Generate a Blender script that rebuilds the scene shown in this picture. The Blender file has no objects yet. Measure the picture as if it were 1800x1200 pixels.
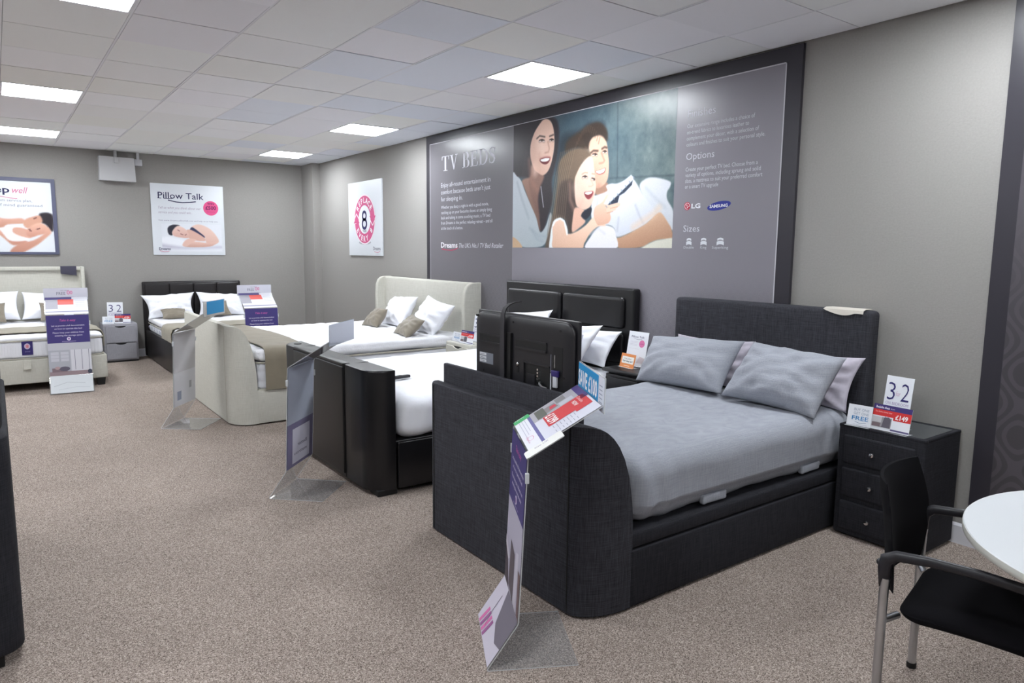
import bpy, math, random
import numpy as np
from mathutils import Vector, Matrix, noise
random.seed(7)
SC = bpy.context.scene
COL = SC.collection
PI = math.pi
CEIL = 2.8956; XR = 4.0787; YB = 6.0375

# ------------------------------------------------------------------ materials
def lin(c):
    c = [x / 255.0 for x in c]
    return [x / 12.92 if x <= 0.04045 else ((x + 0.055) / 1.055) ** 2.4 for x in c]
MATS = {}
def mat(name, rgb=(200, 200, 200), rough=0.6, metal=0.0, spec=0.5, bump=None, var=None, sheen=0.0, emit=None, trans=0.0, coat=0.0):
    """rgb is sRGB 0..255.  bump=(scale, strength, kind, dist)  var=(scale, amount, stretch)"""
    if name in MATS: return MATS[name]
    m = bpy.data.materials.new(name); m.use_nodes = True
    nt = m.node_tree; N = nt.nodes; L = nt.links
    b = N['Principled BSDF']; c = lin(rgb)
    b.inputs['Base Color'].default_value = (*c, 1); b.inputs['Roughness'].default_value = rough
    b.inputs['Metallic'].default_value = metal; b.inputs['Specular IOR Level'].default_value = spec
    if sheen: b.inputs['Sheen Weight'].default_value = sheen; b.inputs['Sheen Roughness'].default_value = 0.5
    if coat: b.inputs['Coat Weight'].default_value = coat; b.inputs['Coat Roughness'].default_value = 0.15
    if trans: b.inputs['Transmission Weight'].default_value = trans
    if emit: b.inputs['Emission Color'].default_value = (*lin(emit[0]), 1); b.inputs['Emission Strength'].default_value = emit[1]
    tc = N.new('ShaderNodeTexCoord')
    def mapped(stretch):
        mp = N.new('ShaderNodeMapping'); mp.inputs['Scale'].default_value = stretch
        L.new(tc.outputs['Object'], mp.inputs['Vector']); return mp.outputs['Vector']
    if var:
        sc, am, st = var
        n = N.new('ShaderNodeTexNoise'); n.inputs['Scale'].default_value = sc; n.inputs['Detail'].default_value = 4
        L.new(mapped(st), n.inputs['Vector'])
        r = N.new('ShaderNodeMapRange'); r.inputs['From Min'].default_value = 0.3; r.inputs['From Max'].default_value = 0.7
        r.inputs['To Min'].default_value = 1 - am; r.inputs['To Max'].default_value = 1 + am
        L.new(n.outputs['Fac'], r.inputs['Value'])
        mx = N.new('ShaderNodeMix'); mx.data_type = 'RGBA'; mx.blend_type = 'MULTIPLY'; mx.inputs['Factor'].default_value = 1
        mx.inputs['A'].default_value = (*c, 1); L.new(r.outputs['Result'], mx.inputs['B']); L.new(mx.outputs['Result'], b.inputs['Base Color'])
    if bump:
        sc, strg, kind, dist = bump
        if kind == 'weave':
            hs = []
            for st in ((sc, sc * .12, sc * .12), (sc * .12, sc * .12, sc), (sc * .12, sc, sc * .12)):
                n = N.new('ShaderNodeTexNoise'); n.inputs['Scale'].default_value = 1; n.inputs['Detail'].default_value = 2
                L.new(mapped(st), n.inputs['Vector']); hs.append(n.outputs['Fac'])
            a = N.new('ShaderNodeMath'); a.operation = 'ADD'; L.new(hs[0], a.inputs[0]); L.new(hs[1], a.inputs[1])
            a2 = N.new('ShaderNodeMath'); a2.operation = 'ADD'; L.new(a.outputs[0], a2.inputs[0]); L.new(hs[2], a2.inputs[1]); h = a2.outputs[0]
        elif kind == 'leather':
            v = N.new('ShaderNodeTexVoronoi'); v.inputs['Scale'].default_value = sc; L.new(tc.outputs['Object'], v.inputs['Vector']); h = v.outputs['Distance']
        else:
            n = N.new('ShaderNodeTexNoise'); n.inputs['Scale'].default_value = sc; n.inputs['Detail'].default_value = 5
            L.new(tc.outputs['Object'], n.inputs['Vector']); h = n.outputs['Fac']
        bp = N.new('ShaderNodeBump'); bp.inputs['Strength'].default_value = strg; bp.inputs['Distance'].default_value = dist
        L.new(h, bp.inputs['Height']); L.new(bp.outputs['Normal'], b.inputs['Normal'])
    MATS[name] = m; return m
def flat(rgb, rough=0.55): return mat('print_%d_%d_%d' % tuple(rgb), rgb, rough, spec=0.3)

def weave_mat(name, c1, c2, scale=1.0, rough=0.85, amt=1.0, bump=0.25, bd=0.002):
    """slubby woven upholstery: two thread directions of noise in object space"""
    if name in MATS: return MATS[name]
    m = bpy.data.materials.new(name); m.use_nodes = True; N = m.node_tree.nodes; L = m.node_tree.links
    b = N['Principled BSDF']; b.inputs['Roughness'].default_value = rough; b.inputs['Specular IOR Level'].default_value = 0.25
    tc = N.new('ShaderNodeTexCoord'); outs = []
    for st in ((9, 9, 420), (260, 260, 12)):
        mp = N.new('ShaderNodeMapping'); mp.inputs['Scale'].default_value = [s * scale for s in st]; L.new(tc.outputs['Object'], mp.inputs['Vector'])
        n = N.new('ShaderNodeTexNoise'); n.inputs['Scale'].default_value = 1; n.inputs['Detail'].default_value = 3; L.new(mp.outputs['Vector'], n.inputs['Vector']); outs.append(n.outputs['Fac'])
    a = N.new('ShaderNodeMath'); a.operation = 'ADD'; L.new(outs[0], a.inputs[0]); L.new(outs[1], a.inputs[1])
    r = N.new('ShaderNodeMapRange'); r.inputs['From Min'].default_value = 0.75; r.inputs['From Max'].default_value = 1.25; L.new(a.outputs[0], r.inputs['Value'])
    mx = N.new('ShaderNodeMix'); mx.data_type = 'RGBA'; mx.inputs['A'].default_value = (*lin(c1), 1); mx.inputs['B'].default_value = (*lin(c2), 1)
    L.new(r.outputs['Result'], mx.inputs['Factor']); L.new(mx.outputs['Result'], b.inputs['Base Color'])
    bp = N.new('ShaderNodeBump'); bp.inputs['Strength'].default_value = bump; bp.inputs['Distance'].default_value = bd
    L.new(a.outputs[0], bp.inputs['Height']); L.new(bp.outputs['Normal'], b.inputs['Normal'])
    MATS[name] = m; return m

def acrylic(name, tint, gloss_rough, opac):
    m = bpy.data.materials.new(name); m.use_nodes = True; nt = m.node_tree; N = nt.nodes; L = nt.links; N.clear()
    out = N.new('ShaderNodeOutputMaterial'); tr = N.new('ShaderNodeBsdfTransparent'); tr.inputs['Color'].default_value = (*tint, 1)
    df = N.new('ShaderNodeBsdfDiffuse'); df.inputs['Color'].default_value = (.75, .77, .8, 1)
    m1 = N.new('ShaderNodeMixShader'); m1.inputs[0].default_value = opac; L.new(tr.outputs[0], m1.inputs[1]); L.new(df.outputs[0], m1.inputs[2])
    gl = N.new('ShaderNodeBsdfGlossy'); gl.inputs['Roughness'].default_value = gloss_rough
    lw = N.new('ShaderNodeLayerWeight'); lw.inputs['Blend'].default_value = .5
    pw = N.new('ShaderNodeMath'); pw.operation = 'POWER'; pw.inputs[1].default_value = 4.0; L.new(lw.outputs['Facing'], pw.inputs[0])
    ma = N.new('ShaderNodeMath'); ma.operation = 'MULTIPLY_ADD'; ma.inputs[1].default_value = .8; ma.inputs[2].default_value = .045; L.new(pw.outputs[0], ma.inputs[0])
    m2 = N.new('ShaderNodeMixShader'); L.new(ma.outputs[0], m2.inputs[0]); L.new(m1.outputs[0], m2.inputs[1]); L.new(gl.outputs[0], m2.inputs[2])
    L.new(m2.outputs[0], out.inputs['Surface']); MATS[name] = m; return m

M = {}
M['wall'] = mat('wall_linen_paper', (150, 147, 144), .9, spec=.2, bump=(420, .25, 'weave', .002), var=(90, .035, (1, 1, 1)))
M['skirting'] = mat('skirting_white', (208, 208, 214), .45)
M['tile'] = None
M['tbar'] = mat('ceiling_bar_white', (226, 226, 230), .6)
M['dark_gap'] = mat('gap_shade_backing', (52, 50, 54), .9)
M['charcoal'] = weave_mat('charcoal_weave', (38, 38, 42), (66, 66, 73), 1.25)
M['charcoal_dark'] = weave_mat('charcoal_weave_dark', (27, 27, 31), (46, 46, 52), 1.25)
M['leather'] = mat('black_leather', (15, 14, 17), .34, bump=(260, .18, 'leather', .0015))
M['leather_brown'] = mat('dark_brown_leather', (25, 21, 23), .33, bump=(260, .2, 'leather', .0015))
M['beige'] = weave_mat('beige_weave', (184, 182, 172), (200, 198, 189), 1.3, bump=.2, bd=.001)
M['grey_fab'] = weave_mat('grey_weave', (142, 141, 147), (158, 157, 164), 1.3, bump=.15, bd=.001)
M['grey_sheet'] = weave_mat('grey_cotton', (147, 150, 159), (163, 166, 174), 1.0, .9, bump=.35, bd=.003)
M['flower_sheet'] = mat('pale_lilac_cotton', (184, 178, 190), .9, var=(25, .08, (1, 1, 1)))
M['white'] = mat('white_bedding', (236, 237, 243), .85, bump=(30, .35, 'noise', .006))
M['mattress'] = mat('mattress_cover', (232, 232, 236), .85, bump=(70, .5, 'noise', .006))
M['mattress_side'] = mat('mattress_border', (224, 225, 231), .85, bump=(160, .4, 'noise', .003))
M['piping'] = mat('mattress_piping', (176, 172, 160), .8)
M['taupe'] = mat('taupe_satin', (128, 119, 104), .5, sheen=.2, bump=(60, .25, 'noise', .004), var=(14, .08, (1, 1, 1)))
M['throw'] = mat('taupe_throw', (148, 141, 124), .75, sheen=.2, bump=(45, .25, 'noise', .004), var=(8, .07, (1, 1, 1)))
M['brown_throw'] = mat('olive_throw', (126, 117, 100), .7, sheen=.2, bump=(45, .25, 'noise', .004), var=(8, .07, (1, 1, 1)))
M['plastic'] = mat('black_plastic', (34, 33, 37), .38)
M['plastic_dk'] = mat('black_plastic_recess', (14, 14, 16), .5)
M['black'] = mat('matt_black', (12, 12, 13), .6)
M['chrome'] = mat('chrome', (215, 215, 215), .14, metal=1)
M['steel'] = mat('brushed_steel', (196, 198, 202), .3, metal=1)
M['glass_top'] = mat('dark_glass', (62, 68, 72), .07, spec=.7, coat=.5)
M['chairfab'] = mat('black_chair_cloth', (12, 11, 15), .95, spec=.15, bump=(500, .3, 'noise', .001))
M['chairplastic'] = mat('black_chair_plastic', (28, 27, 33), .42)
M['tabletop'] = mat('white_laminate', (216, 219, 222), .35)
M['tableedge'] = mat('table_edge_band', (196, 196, 190), .4)
M['box_white'] = mat('painted_box', (190, 190, 192), .5)
M['border'] = mat('mural_border', (50, 48, 55), .32, spec=.5)
M['acrylic'] = acrylic('clear_acrylic', (.975, .978, .98), .03, .08)
M['acrylic_edge'] = acrylic('acrylic_edge', (.9, .92, .93), .2, .6)
M['swatch_cream'] = mat('cream_swatch', (205, 198, 188), .8)
M['swatch_dark'] = mat('navy_swatch', (58, 56, 72), .8)
def mat_carpet():
    m = bpy.data.materials.new('carpet'); m.use_nodes = True; N = m.node_tree.nodes; L = m.node_tree.links
    b = N['Principled BSDF']; b.inputs['Roughness'].default_value = 1; b.inputs['Specular IOR Level'].default_value = .1
    tc = N.new('ShaderNodeTexCoord')
    n = N.new('ShaderNodeTexNoise'); n.inputs['Scale'].default_value = 150; n.inputs['Detail'].default_value = 5; n.inputs['Roughness'].default_value = .8
    L.new(tc.outputs['Object'], n.inputs['Vector'])
    cr = N.new('ShaderNodeValToRGB'); e = cr.color_ramp.elements
    e[0].position = .26; e[0].color = (*lin((74, 63, 57)), 1); e[1].position = .74; e[1].color = (*lin((201, 187, 177)), 1)
    q = e.new(.43); q.color = (*lin((137, 124, 116)), 1); q = e.new(.57); q.color = (*lin((155, 142, 134)), 1)
    vo = N.new('ShaderNodeTexVoronoi'); vo.inputs['Scale'].default_value = 330; L.new(tc.outputs['Object'], vo.inputs['Vector'])
    sr = N.new('ShaderNodeSeparateColor'); L.new(vo.outputs['Color'], sr.inputs[0])
    mv = N.new('ShaderNodeMix'); mv.data_type = 'FLOAT'; mv.inputs['Factor'].default_value = .45; L.new(n.outputs['Fac'], mv.inputs['A']); L.new(sr.outputs[0], mv.inputs['B'])
    L.new(mv.outputs['Result'], cr.inputs[0])
    n2 = N.new('ShaderNodeTexNoise'); n2.inputs['Scale'].default_value = 2.2; n2.inputs['Detail'].default_value = 4; L.new(tc.outputs['Object'], n2.inputs['Vector'])
    r = N.new('ShaderNodeMapRange'); r.inputs['From Min'].default_value = .3; r.inputs['From Max'].default_value = .7; r.inputs['To Min'].default_value = .93; r.inputs['To Max'].default_value = 1.06
    L.new(n2.outputs['Fac'], r.inputs['Value'])
    n3 = N.new('ShaderNodeTexNoise'); n3.inputs['Scale'].default_value = 95; n3.inputs['Detail'].default_value = 2; L.new(tc.outputs['Object'], n3.inputs['Vector'])
    r3 = N.new('ShaderNodeMapRange'); r3.inputs['From Min'].default_value = .3; r3.inputs['From Max'].default_value = .7; r3.inputs['To Min'].default_value = .86; r3.inputs['To Max'].default_value = 1.14
    L.new(n3.outputs['Fac'], r3.inputs['Value'])
    mm = N.new('ShaderNodeMath'); mm.operation = 'MULTIPLY'; L.new(r.outputs[0], mm.inputs[0]); L.new(r3.outputs[0], mm.inputs[1])
    mx = N.new('ShaderNodeMix'); mx.data_type = 'RGBA'; mx.blend_type = 'MULTIPLY'; mx.inputs['Factor'].default_value = 1
    L.new(cr.outputs[0], mx.inputs['A']); L.new(mm.outputs[0], mx.inputs['B']); L.new(mx.outputs['Result'], b.inputs['Base Color'])
    bp = N.new('ShaderNodeBump'); bp.inputs['Strength'].default_value = .3; bp.inputs['Distance'].default_value = .002
    L.new(n.outputs['Fac'], bp.inputs['Height']); L.new(bp.outputs['Normal'], b.inputs['Normal'])
    return m
M['carpet'] = mat_carpet()
def mat_attr(name, rough):
    m = bpy.data.materials.new(name); m.use_nodes = True; N = m.node_tree.nodes; L = m.node_tree.links
    a = N.new('ShaderNodeAttribute'); a.attribute_name = 'ink'; b = N['Principled BSDF']
    b.inputs['Roughness'].default_value = rough; b.inputs['Specular IOR Level'].default_value = .4
    L.new(a.outputs['Color'], b.inputs['Base Color']); return m
M['photo'] = mat_attr('printed_photo', .3)
M['tile'] = mat_attr('ceiling_tile', .85)
def mat_graphic(name, c1, c2, scale, cz, rough=.3):
    """printed damask dots fading out above height cz (object z)"""
    m = bpy.data.materials.new(name); m.use_nodes = True; N = m.node_tree.nodes; L = m.node_tree.links
    b = N['Principled BSDF']; b.inputs['Roughness'].default_value = rough; b.inputs['Specular IOR Level'].default_value = .45
    tc = N.new('ShaderNodeTexCoord'); sp = N.new('ShaderNodeSeparateXYZ'); L.new(tc.outputs['Object'], sp.inputs[0])
    def mth(op, a, bb=None):
        n = N.new('ShaderNodeMath'); n.operation = op
        for i, v in enumerate((a, bb)):
            if v is None: continue
            if isinstance(v, (int, float)): n.inputs[i].default_value = v
            else: L.new(v, n.inputs[i])
        return n.outputs[0]
    a = mth('SINE', mth('MULTIPLY', sp.outputs['Y'], scale)); c = mth('COSINE', mth('MULTIPLY', sp.outputs['Z'], scale * .8))
    s = mth('ADD', a, c); band = mth('LESS_THAN', mth('ABSOLUTE', mth('SUBTRACT', mth('ABSOLUTE', s), .55)), .28)
    core = mth('GREATER_THAN', mth('ABSOLUTE', s), 1.35); k = mth('MAXIMUM', band, core)
    mr = N.new('ShaderNodeMapRange'); mr.inputs['From Min'].default_value = cz + .5; mr.inputs['From Max'].default_value = cz - .3
    L.new(sp.outputs['Z'], mr.inputs['Value']); fac = mth('MULTIPLY', k, mr.outputs['Result'])
    mx = N.new('ShaderNodeMix'); mx.data_type = 'RGBA'; mx.inputs['A'].default_value = (*lin(c1), 1); mx.inputs['B'].default_value = (*lin(c2), 1)
    L.new(fac, mx.inputs['Factor']); L.new(mx.outputs['Result'], b.inputs['Base Color']); return m
M['graphic'] = mat_graphic('mural_print_grey', (134, 130, 138), (120, 116, 125), 90, .95)
M['graphic_dk'] = mat_graphic('mural_print_dark', (110, 107, 112), (97, 94, 99), 90, .95)
M['graphic2'] = mat_graphic('mural_print_second', (82, 78, 84), (70, 67, 71), 24, 1.35)

# ------------------------------------------------------------------ geometry collector
class G:
    def __init__(s): s.v = []; s.f = []; s.m = []; s.k = 0
    def add(s, vs, fs, mi=None):
        o = len(s.v); s.v += [tuple(p) for p in vs]; s.f += [tuple(i + o for i in f) for f in fs]; s.m += [s.k if mi is None else mi] * len(fs); return s
    def box(s, x0, x1, y0, y1, z0, z1, mi=None):
        vs = [(x, y, z) for x in (x0, x1) for y in (y0, y1) for z in (z0, z1)]
        return s.add(vs, [(0, 1, 3, 2), (4, 6, 7, 5), (0, 4, 5, 1), (2, 3, 7, 6), (0, 2, 6, 4), (1, 5, 7, 3)], mi)
    def soft(s, x0, x1, y0, y1, z0, z1, r=.01, seg=None, fn=None, k=3, mi=None):
        """box with rounded edges; r scalar or (rx,ry,rz); seg=(nx,ny,nz) middle subdivisions; fn(p,n)->p"""
        lo = (x0, y0, z0); hi = (x1, y1, z1); R = (r, r, r) if isinstance(r, (int, float)) else r
        R = [min(R[i], (hi[i] - lo[i]) / 2.001) for i in range(3)]; seg = seg or (1, 1, 1); ax = []
        for i in range(3):
            a = [lo[i] + R[i] * (1 - math.cos(PI / 2 * t / k)) for t in range(k)]
            mid = [lo[i] + R[i] + (hi[i] - lo[i] - 2 * R[i]) * t / seg[i] for t in range(seg[i] + 1)]
            b = [hi[i] - R[i] * (1 - math.cos(PI / 2 * t / k)) for t in range(k - 1, -1, -1)]
            ax.append(a + mid + b)
        n = [len(a) for a in ax]; idx = {}; vs = []; fs = []
        def vid(i, j, l):
            key = (i, j, l)
            if key in idx: return idx[key]
            p = [ax[0][i], ax[1][j], ax[2][l]]; q = [min(max(p[t], lo[t] + R[t]), hi[t] - R[t]) for t in range(3)]
            d = [(p[t] - q[t]) / R[t] if R[t] > 0 else 0 for t in range(3)]; ln = math.sqrt(sum(e * e for e in d))
            if ln > 1e-9:
                mxx = max(abs(e) for e in d); d2 = [e / ln for e in d]
                sc = 1.0
                p = [q[t] + R[t] * d2[t] * sc * (1 if mxx >= .999 else mxx) for t in range(3)]
                nn = d2
            else: nn = (0, 0, 1)
            if fn: p = fn(Vector(p), Vector(nn))
            idx[key] = len(vs); vs.append(tuple(p)); return idx[key]
        def quad(a, b, c, d): fs.append((a, b, c, d))
        for i in range(n[0] - 1):
            for j in range(n[1] - 1):
                quad(vid(i, j, 0), vid(i, j + 1, 0), vid(i + 1, j + 1, 0), vid(i + 1, j, 0))
                t = n[2] - 1; quad(vid(i, j, t), vid(i + 1, j, t), vid(i + 1, j + 1, t), vid(i, j + 1, t))
        for i in range(n[0] - 1):
            for l in range(n[2] - 1):
                quad(vid(i, 0, l), vid(i + 1, 0, l), vid(i + 1, 0, l + 1), vid(i, 0, l + 1))
                t = n[1] - 1; quad(vid(i, t, l), vid(i, t, l + 1), vid(i + 1, t, l + 1), vid(i + 1, t, l))
        for j in range(n[1] - 1):
            for l in range(n[2] - 1):
                quad(vid(0, j, l), vid(0, j, l + 1), vid(0, j + 1, l + 1), vid(0, j + 1, l))
                t = n[0] - 1; quad(vid(t, j, l), vid(t, j + 1, l), vid(t, j + 1, l + 1), vid(t, j, l + 1))
        return s.add(vs, fs, mi)
    def loft(s, secs, close=True, caps=True, mi=None):
        n = len(secs[0]); vs = [p for q in secs for p in q]; fs = []
        for a in range(len(secs) - 1):
            for b in range(n if close else n - 1):
                c = (b + 1) % n; fs.append((a * n + b, a * n + c, (a + 1) * n + c, (a + 1) * n + b))
        if caps: fs.append(tuple(range(n))[::-1]); fs.append(tuple((len(secs) - 1) * n + i for i in range(n)))
        return s.add(vs, fs, mi)
    def tube(s, path, r, n=10, mi=None, caps=True, flatten=1.0):
        path = [Vector(p) for p in path]; secs = []; up = None
        for i, p in enumerate(path):
            t = (path[min(i + 1, len(path) - 1)] - path[max(i - 1, 0)]).normalized()
            if up is None: up = Vector((0, 0, 1)) if abs(t.z) < .9 else Vector((1, 0, 0))
            x = t.cross(up).normalized(); y = x.cross(t).normalized(); up = y
            rr = r[i] if isinstance(r, (list, tuple)) else r
            secs.append([tuple(p + x * rr * math.cos(2 * PI * k / n) + y * rr * flatten * math.sin(2 * PI * k / n)) for k in range(n)])
        return s.loft(secs, True, caps, mi)
    def lathe(s, prof, c=(0, 0, 0), n=32, mi=None):
        vs = []; fs = []
        for r, z in prof:
            for k in range(n): a = 2 * PI * k / n; vs.append((c[0] + r * math.cos(a), c[1] + r * math.sin(a), c[2] + z))
        for i in range(len(prof) - 1):
            for k in range(n): q = (k + 1) % n; fs.append((i * n + k, i * n + q, (i + 1) * n + q, (i + 1) * n + k))
        fs.append(tuple(range(n))[::-1]); fs.append(tuple((len(prof) - 1) * n + k for k in range(n)))
        return s.add(vs, fs, mi)
    def extr(s, poly, h, mi=None):
        """poly: list of 3D points, h: 3D offset"""
        n = len(poly); h = Vector(h); vs = [tuple(p) for p in poly] + [tuple(Vector(p) + h) for p in poly]
        return s.add(vs, [tuple(range(n))[::-1], tuple(range(n, 2 * n))] + [(i, (i + 1) % n, n + (i + 1) % n, n + i) for i in range(n)], mi)
    def ball(s, c, r, n=12, mi=None):
        rx, ry, rz = (r, r, r) if isinstance(r, (int, float)) else r
        secs = []
        for i in range(1, n):
            a = PI * i / n; secs.append([(c[0] + rx * math.sin(a) * math.cos(2 * PI * k / (2 * n)), c[1] + ry * math.sin(a) * math.sin(2 * PI * k / (2 * n)), c[2] - rz * math.cos(a)) for k in range(2 * n)])
        return s.loft(secs, True, True, mi)

def mesh_obj(name, g, mats, off=(0, 0, 0), smooth=False, parent=None, angle=40):
    me = bpy.data.meshes.new(name); v = np.array(g.v, dtype=float) - np.array(off)
    me.from_pydata(v.tolist(), [], g.f)
    if not isinstance(mats, (list, tuple)): mats = [mats]
    for m in mats: me.materials.append(m)
    if len(mats) > 1: me.polygons.foreach_set('material_index', g.m)
    if smooth:
        me.polygons.foreach_set('use_smooth', [True] * len(me.polygons))
    me.update(); me.validate()
    if smooth and angle < 180: me.set_sharp_from_angle(angle=math.radians(angle))
    o = bpy.data.objects.new(name, me); COL.objects.link(o)
    if parent: o.parent = parent
    return o

class T:
    """a thing: an Empty at its base plus its parts"""
    def __init__(s, name, label, cat, loc, rz=0.0, group=None, local=False):
        e = bpy.data.objects.new(name, None); COL.objects.link(e); e.empty_display_size = .1
        e.location = loc; e.rotation_euler = (0, 0, rz); e['label'] = label; e['category'] = cat
        if group: e['group'] = group
        s.e = e; s.off = (0, 0, 0) if (local or rz) else loc
    def part(s, name, g, mats, smooth=True, parent=None, label=None, angle=40):
        o = mesh_obj(name, g, mats, s.off, smooth, parent or s.e, angle)
        if label: o['label'] = label
        return o
def single(name, label, cat, g, mats, loc, smooth=True, group=None, angle=40):
    o = mesh_obj(name, g, mats, loc, smooth, None, angle); o.location = loc
    o['label'] = label; o['category'] = cat
    if group: o['group'] = group
    return o
def struct(name, g, mats, smooth=False):
    o = mesh_obj(name, g, mats, (0, 0, 0), smooth); o['kind'] = 'structure'; return o

# ------------------------------------------------------------------ print sheets (flat printed matter on a plane)
_tc = {}
def text2d(body, bold=0.0, shear=0.0):
    key = (body, bold, shear)
    if key in _tc: return _tc[key]
    cu = bpy.data.curves.new('t', 'FONT'); cu.body = body; cu.size = 1; cu.offset = bold; cu.shear = shear; cu.resolution_u = 2
    o = bpy.data.objects.new('t', cu); COL.objects.link(o)
    me = bpy.data.meshes.new_from_object(o); vs = [(v.co.x, v.co.y) for v in me.vertices]; fs = [tuple(p.vertices) for p in me.polygons]
    bpy.data.objects.remove(o); bpy.data.curves.remove(cu); bpy.data.meshes.remove(me)
    xs = [v[0] for v in vs] or [0, 1]; _tc[key] = (vs, fs, min(xs), max(xs)); return _tc[key]
CAP = 0.73
class Sheet:
    def __init__(s, o, U, V, lift=.0006):
        s.o = Vector(o); s.U = Vector(U).normalized(); s.V = Vector(V).normalized(); s.N = s.U.cross(s.V); s.g = G(); s.ms = []; s.l = lift; s.n = 0
    def mi(s, c):
        m = c if not isinstance(c, tuple) else flat(c)
        if m not in s.ms: s.ms.append(m)
        return s.ms.index(m)
    def P(s, u, v, k): return tuple(s.o + s.U * u + s.V * v + s.N * k)
    def poly(s, pts, c, lay=1): s.g.add([s.P(u, v, s.l * lay) for u, v in pts], [tuple(range(len(pts)))], s.mi(c)); return s
    def rect(s, u0, v0, u1, v1, c, lay=1): return s.poly([(u0, v0), (u1, v0), (u1, v1), (u0, v1)], c, lay)
    def rrect(s, u0, v0, u1, v1, r, c, lay=1):
        pts = []
        for cx, cy, a0 in ((u1 - r, v1 - r, 0), (u0 + r, v1 - r, 90), (u0 + r, v0 + r, 180), (u1 - r, v0 + r, 270)):
            for k in range(5): a = math.radians(a0 + 22.5 * k); pts.append((cx + r * math.cos(a), cy + r * math.sin(a)))
        return s.poly(pts, c, lay)
    def ell(s, u, v, a, b, c, lay=1, rot=0, n=28, a0=0, a1=360):
        cr, sr = math.cos(rot), math.sin(rot); pts = []
        full = abs(a1 - a0) >= 360
        for k in range(n if full else n + 1):
            t = math.radians(a0 + (a1 - a0) * k / n); x, y = a * math.cos(t), b * math.sin(t); pts.append((u + x * cr - y * sr, v + x * sr + y * cr))
        return s.poly(pts, c, lay)
    def ring(s, u, v, a, b, w, c, lay=1, a0=0, a1=360, n=32):
        for k in range(n):
            t0 = math.radians(a0 + (a1 - a0) * k / n); t1 = math.radians(a0 + (a1 - a0) * (k + 1) / n)
            s.poly([(u + a * math.cos(t0), v + b * math.sin(t0)), (u + a * math.cos(t1), v + b * math.sin(t1)), (u + (a - w) * math.cos(t1), v + (b - w) * math.sin(t1)), (u + (a - w) * math.cos(t0), v + (b - w) * math.sin(t0))], c, lay)
        return s
    def line(s, pts, w, c, lay=1):
        for (a, b), (d, e) in zip(pts[:-1], pts[1:]):
            L = math.hypot(d - a, e - b) or 1; nx, ny = -(e - b) / L * w / 2, (d - a) / L * w / 2; tx, ty = (d - a) / L * w * .3, (e - b) / L * w * .3
            s.poly([(a - nx - tx, b - ny - ty), (d - nx + tx, e - ny + ty), (d + nx + tx, e + ny + ty), (a + nx - tx, b + ny - ty)], c, lay)
        return s
    def text(s, body, u, v, h, c, w=None, al='l', bold=0.0, shear=0.0, lay=2, rot=0, flip=False):
        vs, fs, x0, x1 = text2d(body, bold, shear)
        if not vs: return s
        sy = h / CAP; sx = sy if w is None else w / (x1 - x0); wd = (x1 - x0) * sx
        sh = {'l': 0, 'c': -wd / 2, 'r': -wd}[al]; cr, sr = math.cos(rot), math.sin(rot); out = []
        for x, y in vs:
            X = (x - x0) * sx + sh; Y = y * sy
            if flip: X = -X
            out.append(s.P(u + X * cr - Y * sr, v + X * sr + Y * cr, s.l * lay))
        s.g.add(out, fs, s.mi(c)); return s
    def serif(s, body, u, v, h, w, c, lay=2, thick=.16):
        """capital serif lettering drawn from stems, hairlines and serifs; fits width w"""
        adv = {'T': .86, 'V': .86, 'B': .78, 'E': .78, 'D': .9, 'S': .66, ' ': .42, 'P': .74}
        tot = sum(adv[ch] for ch in body); sx = w / tot; x = u; t = thick; hl = .045
        for ch in body:
            X = lambda a, b: (x + a * sx, v + b * h)
            def R(a0, b0, a1, b1): s.poly([X(a0, b0), X(a1, b0), X(a1, b1), X(a0, b1)], c, lay)
            def Q(*p): s.poly([X(*q) for q in p], c, lay)
            def bowl(x0, xr, y0, y1):
                cy = (y0 + y1) / 2; ry = (y1 - y0) / 2; n = 12; xo = xr - ry * .9 if xr - ry * .9 > x0 else x0 + .05; rx = xr - xo
                R(x0, y1 - hl, xo, y1); R(x0, y0, xo, y0 + hl)
                for k in range(n):
                    a = -PI / 2 + PI * k / n; b = -PI / 2 + PI * (k + 1) / n
                    Q((xo + rx * math.cos(a), cy + ry * math.sin(a)), (xo + rx * math.cos(b), cy + ry * math.sin(b)), (xo + (rx - t) * math.cos(b), cy + (ry - hl) * math.sin(b)), (xo + (rx - t) * math.cos(a), cy + (ry - hl) * math.sin(a)))
            if ch == 'T':
                R(.33, 0, .33 + t, 1); R(.03, 1 - hl, .79, 1); R(.2, 0, .62, hl); Q((.03, .74), (.07, .74), (.1, 1), (.03, 1)); Q((.79, .74), (.75, .74), (.72, 1), (.79, 1))
            elif ch == 'V':
                Q((.1, 1), (.1 + t * 1.1, 1), (.48, .06), (.4, 0)); Q((.66, 1), (.71, 1), (.46, 0), (.4, 0)); R(.0, 1 - hl, .36, 1); R(.56, 1 - hl, .82, 1)
            elif ch == 'B':
                R(.1, 0, .1 + t, 1); R(.0, 0, .3, hl); R(.0, 1 - hl, .3, 1); bowl(.2, .62, .5, 1); bowl(.2, .68, 0, .54)
            elif ch == 'P':
                R(.1, 0, .1 + t, 1); R(.0, 0, .38, hl); R(.0, 1 - hl, .3, 1); bowl(.2, .66, .45, 1)
            elif ch == 'D':
                R(.1, 0, .1 + t, 1); R(.0, 0, .3, hl); R(.0, 1 - hl, .3, 1); bowl(.2, .82, 0, 1)
            elif ch == 'E':
                R(.1, 0, .1 + t, 1); R(.0, 0, .66, hl); R(.0, 1 - hl, .62, 1); R(.2, .48, .5, .48 + hl); R(.48, .38, .52, .62)
                Q((.66, 0), (.7, .28), (.66, .28), (.56, 0)); Q((.63, 1), (.65, .76), (.61, .76), (.53, 1))
            elif ch == 'S':
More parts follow.
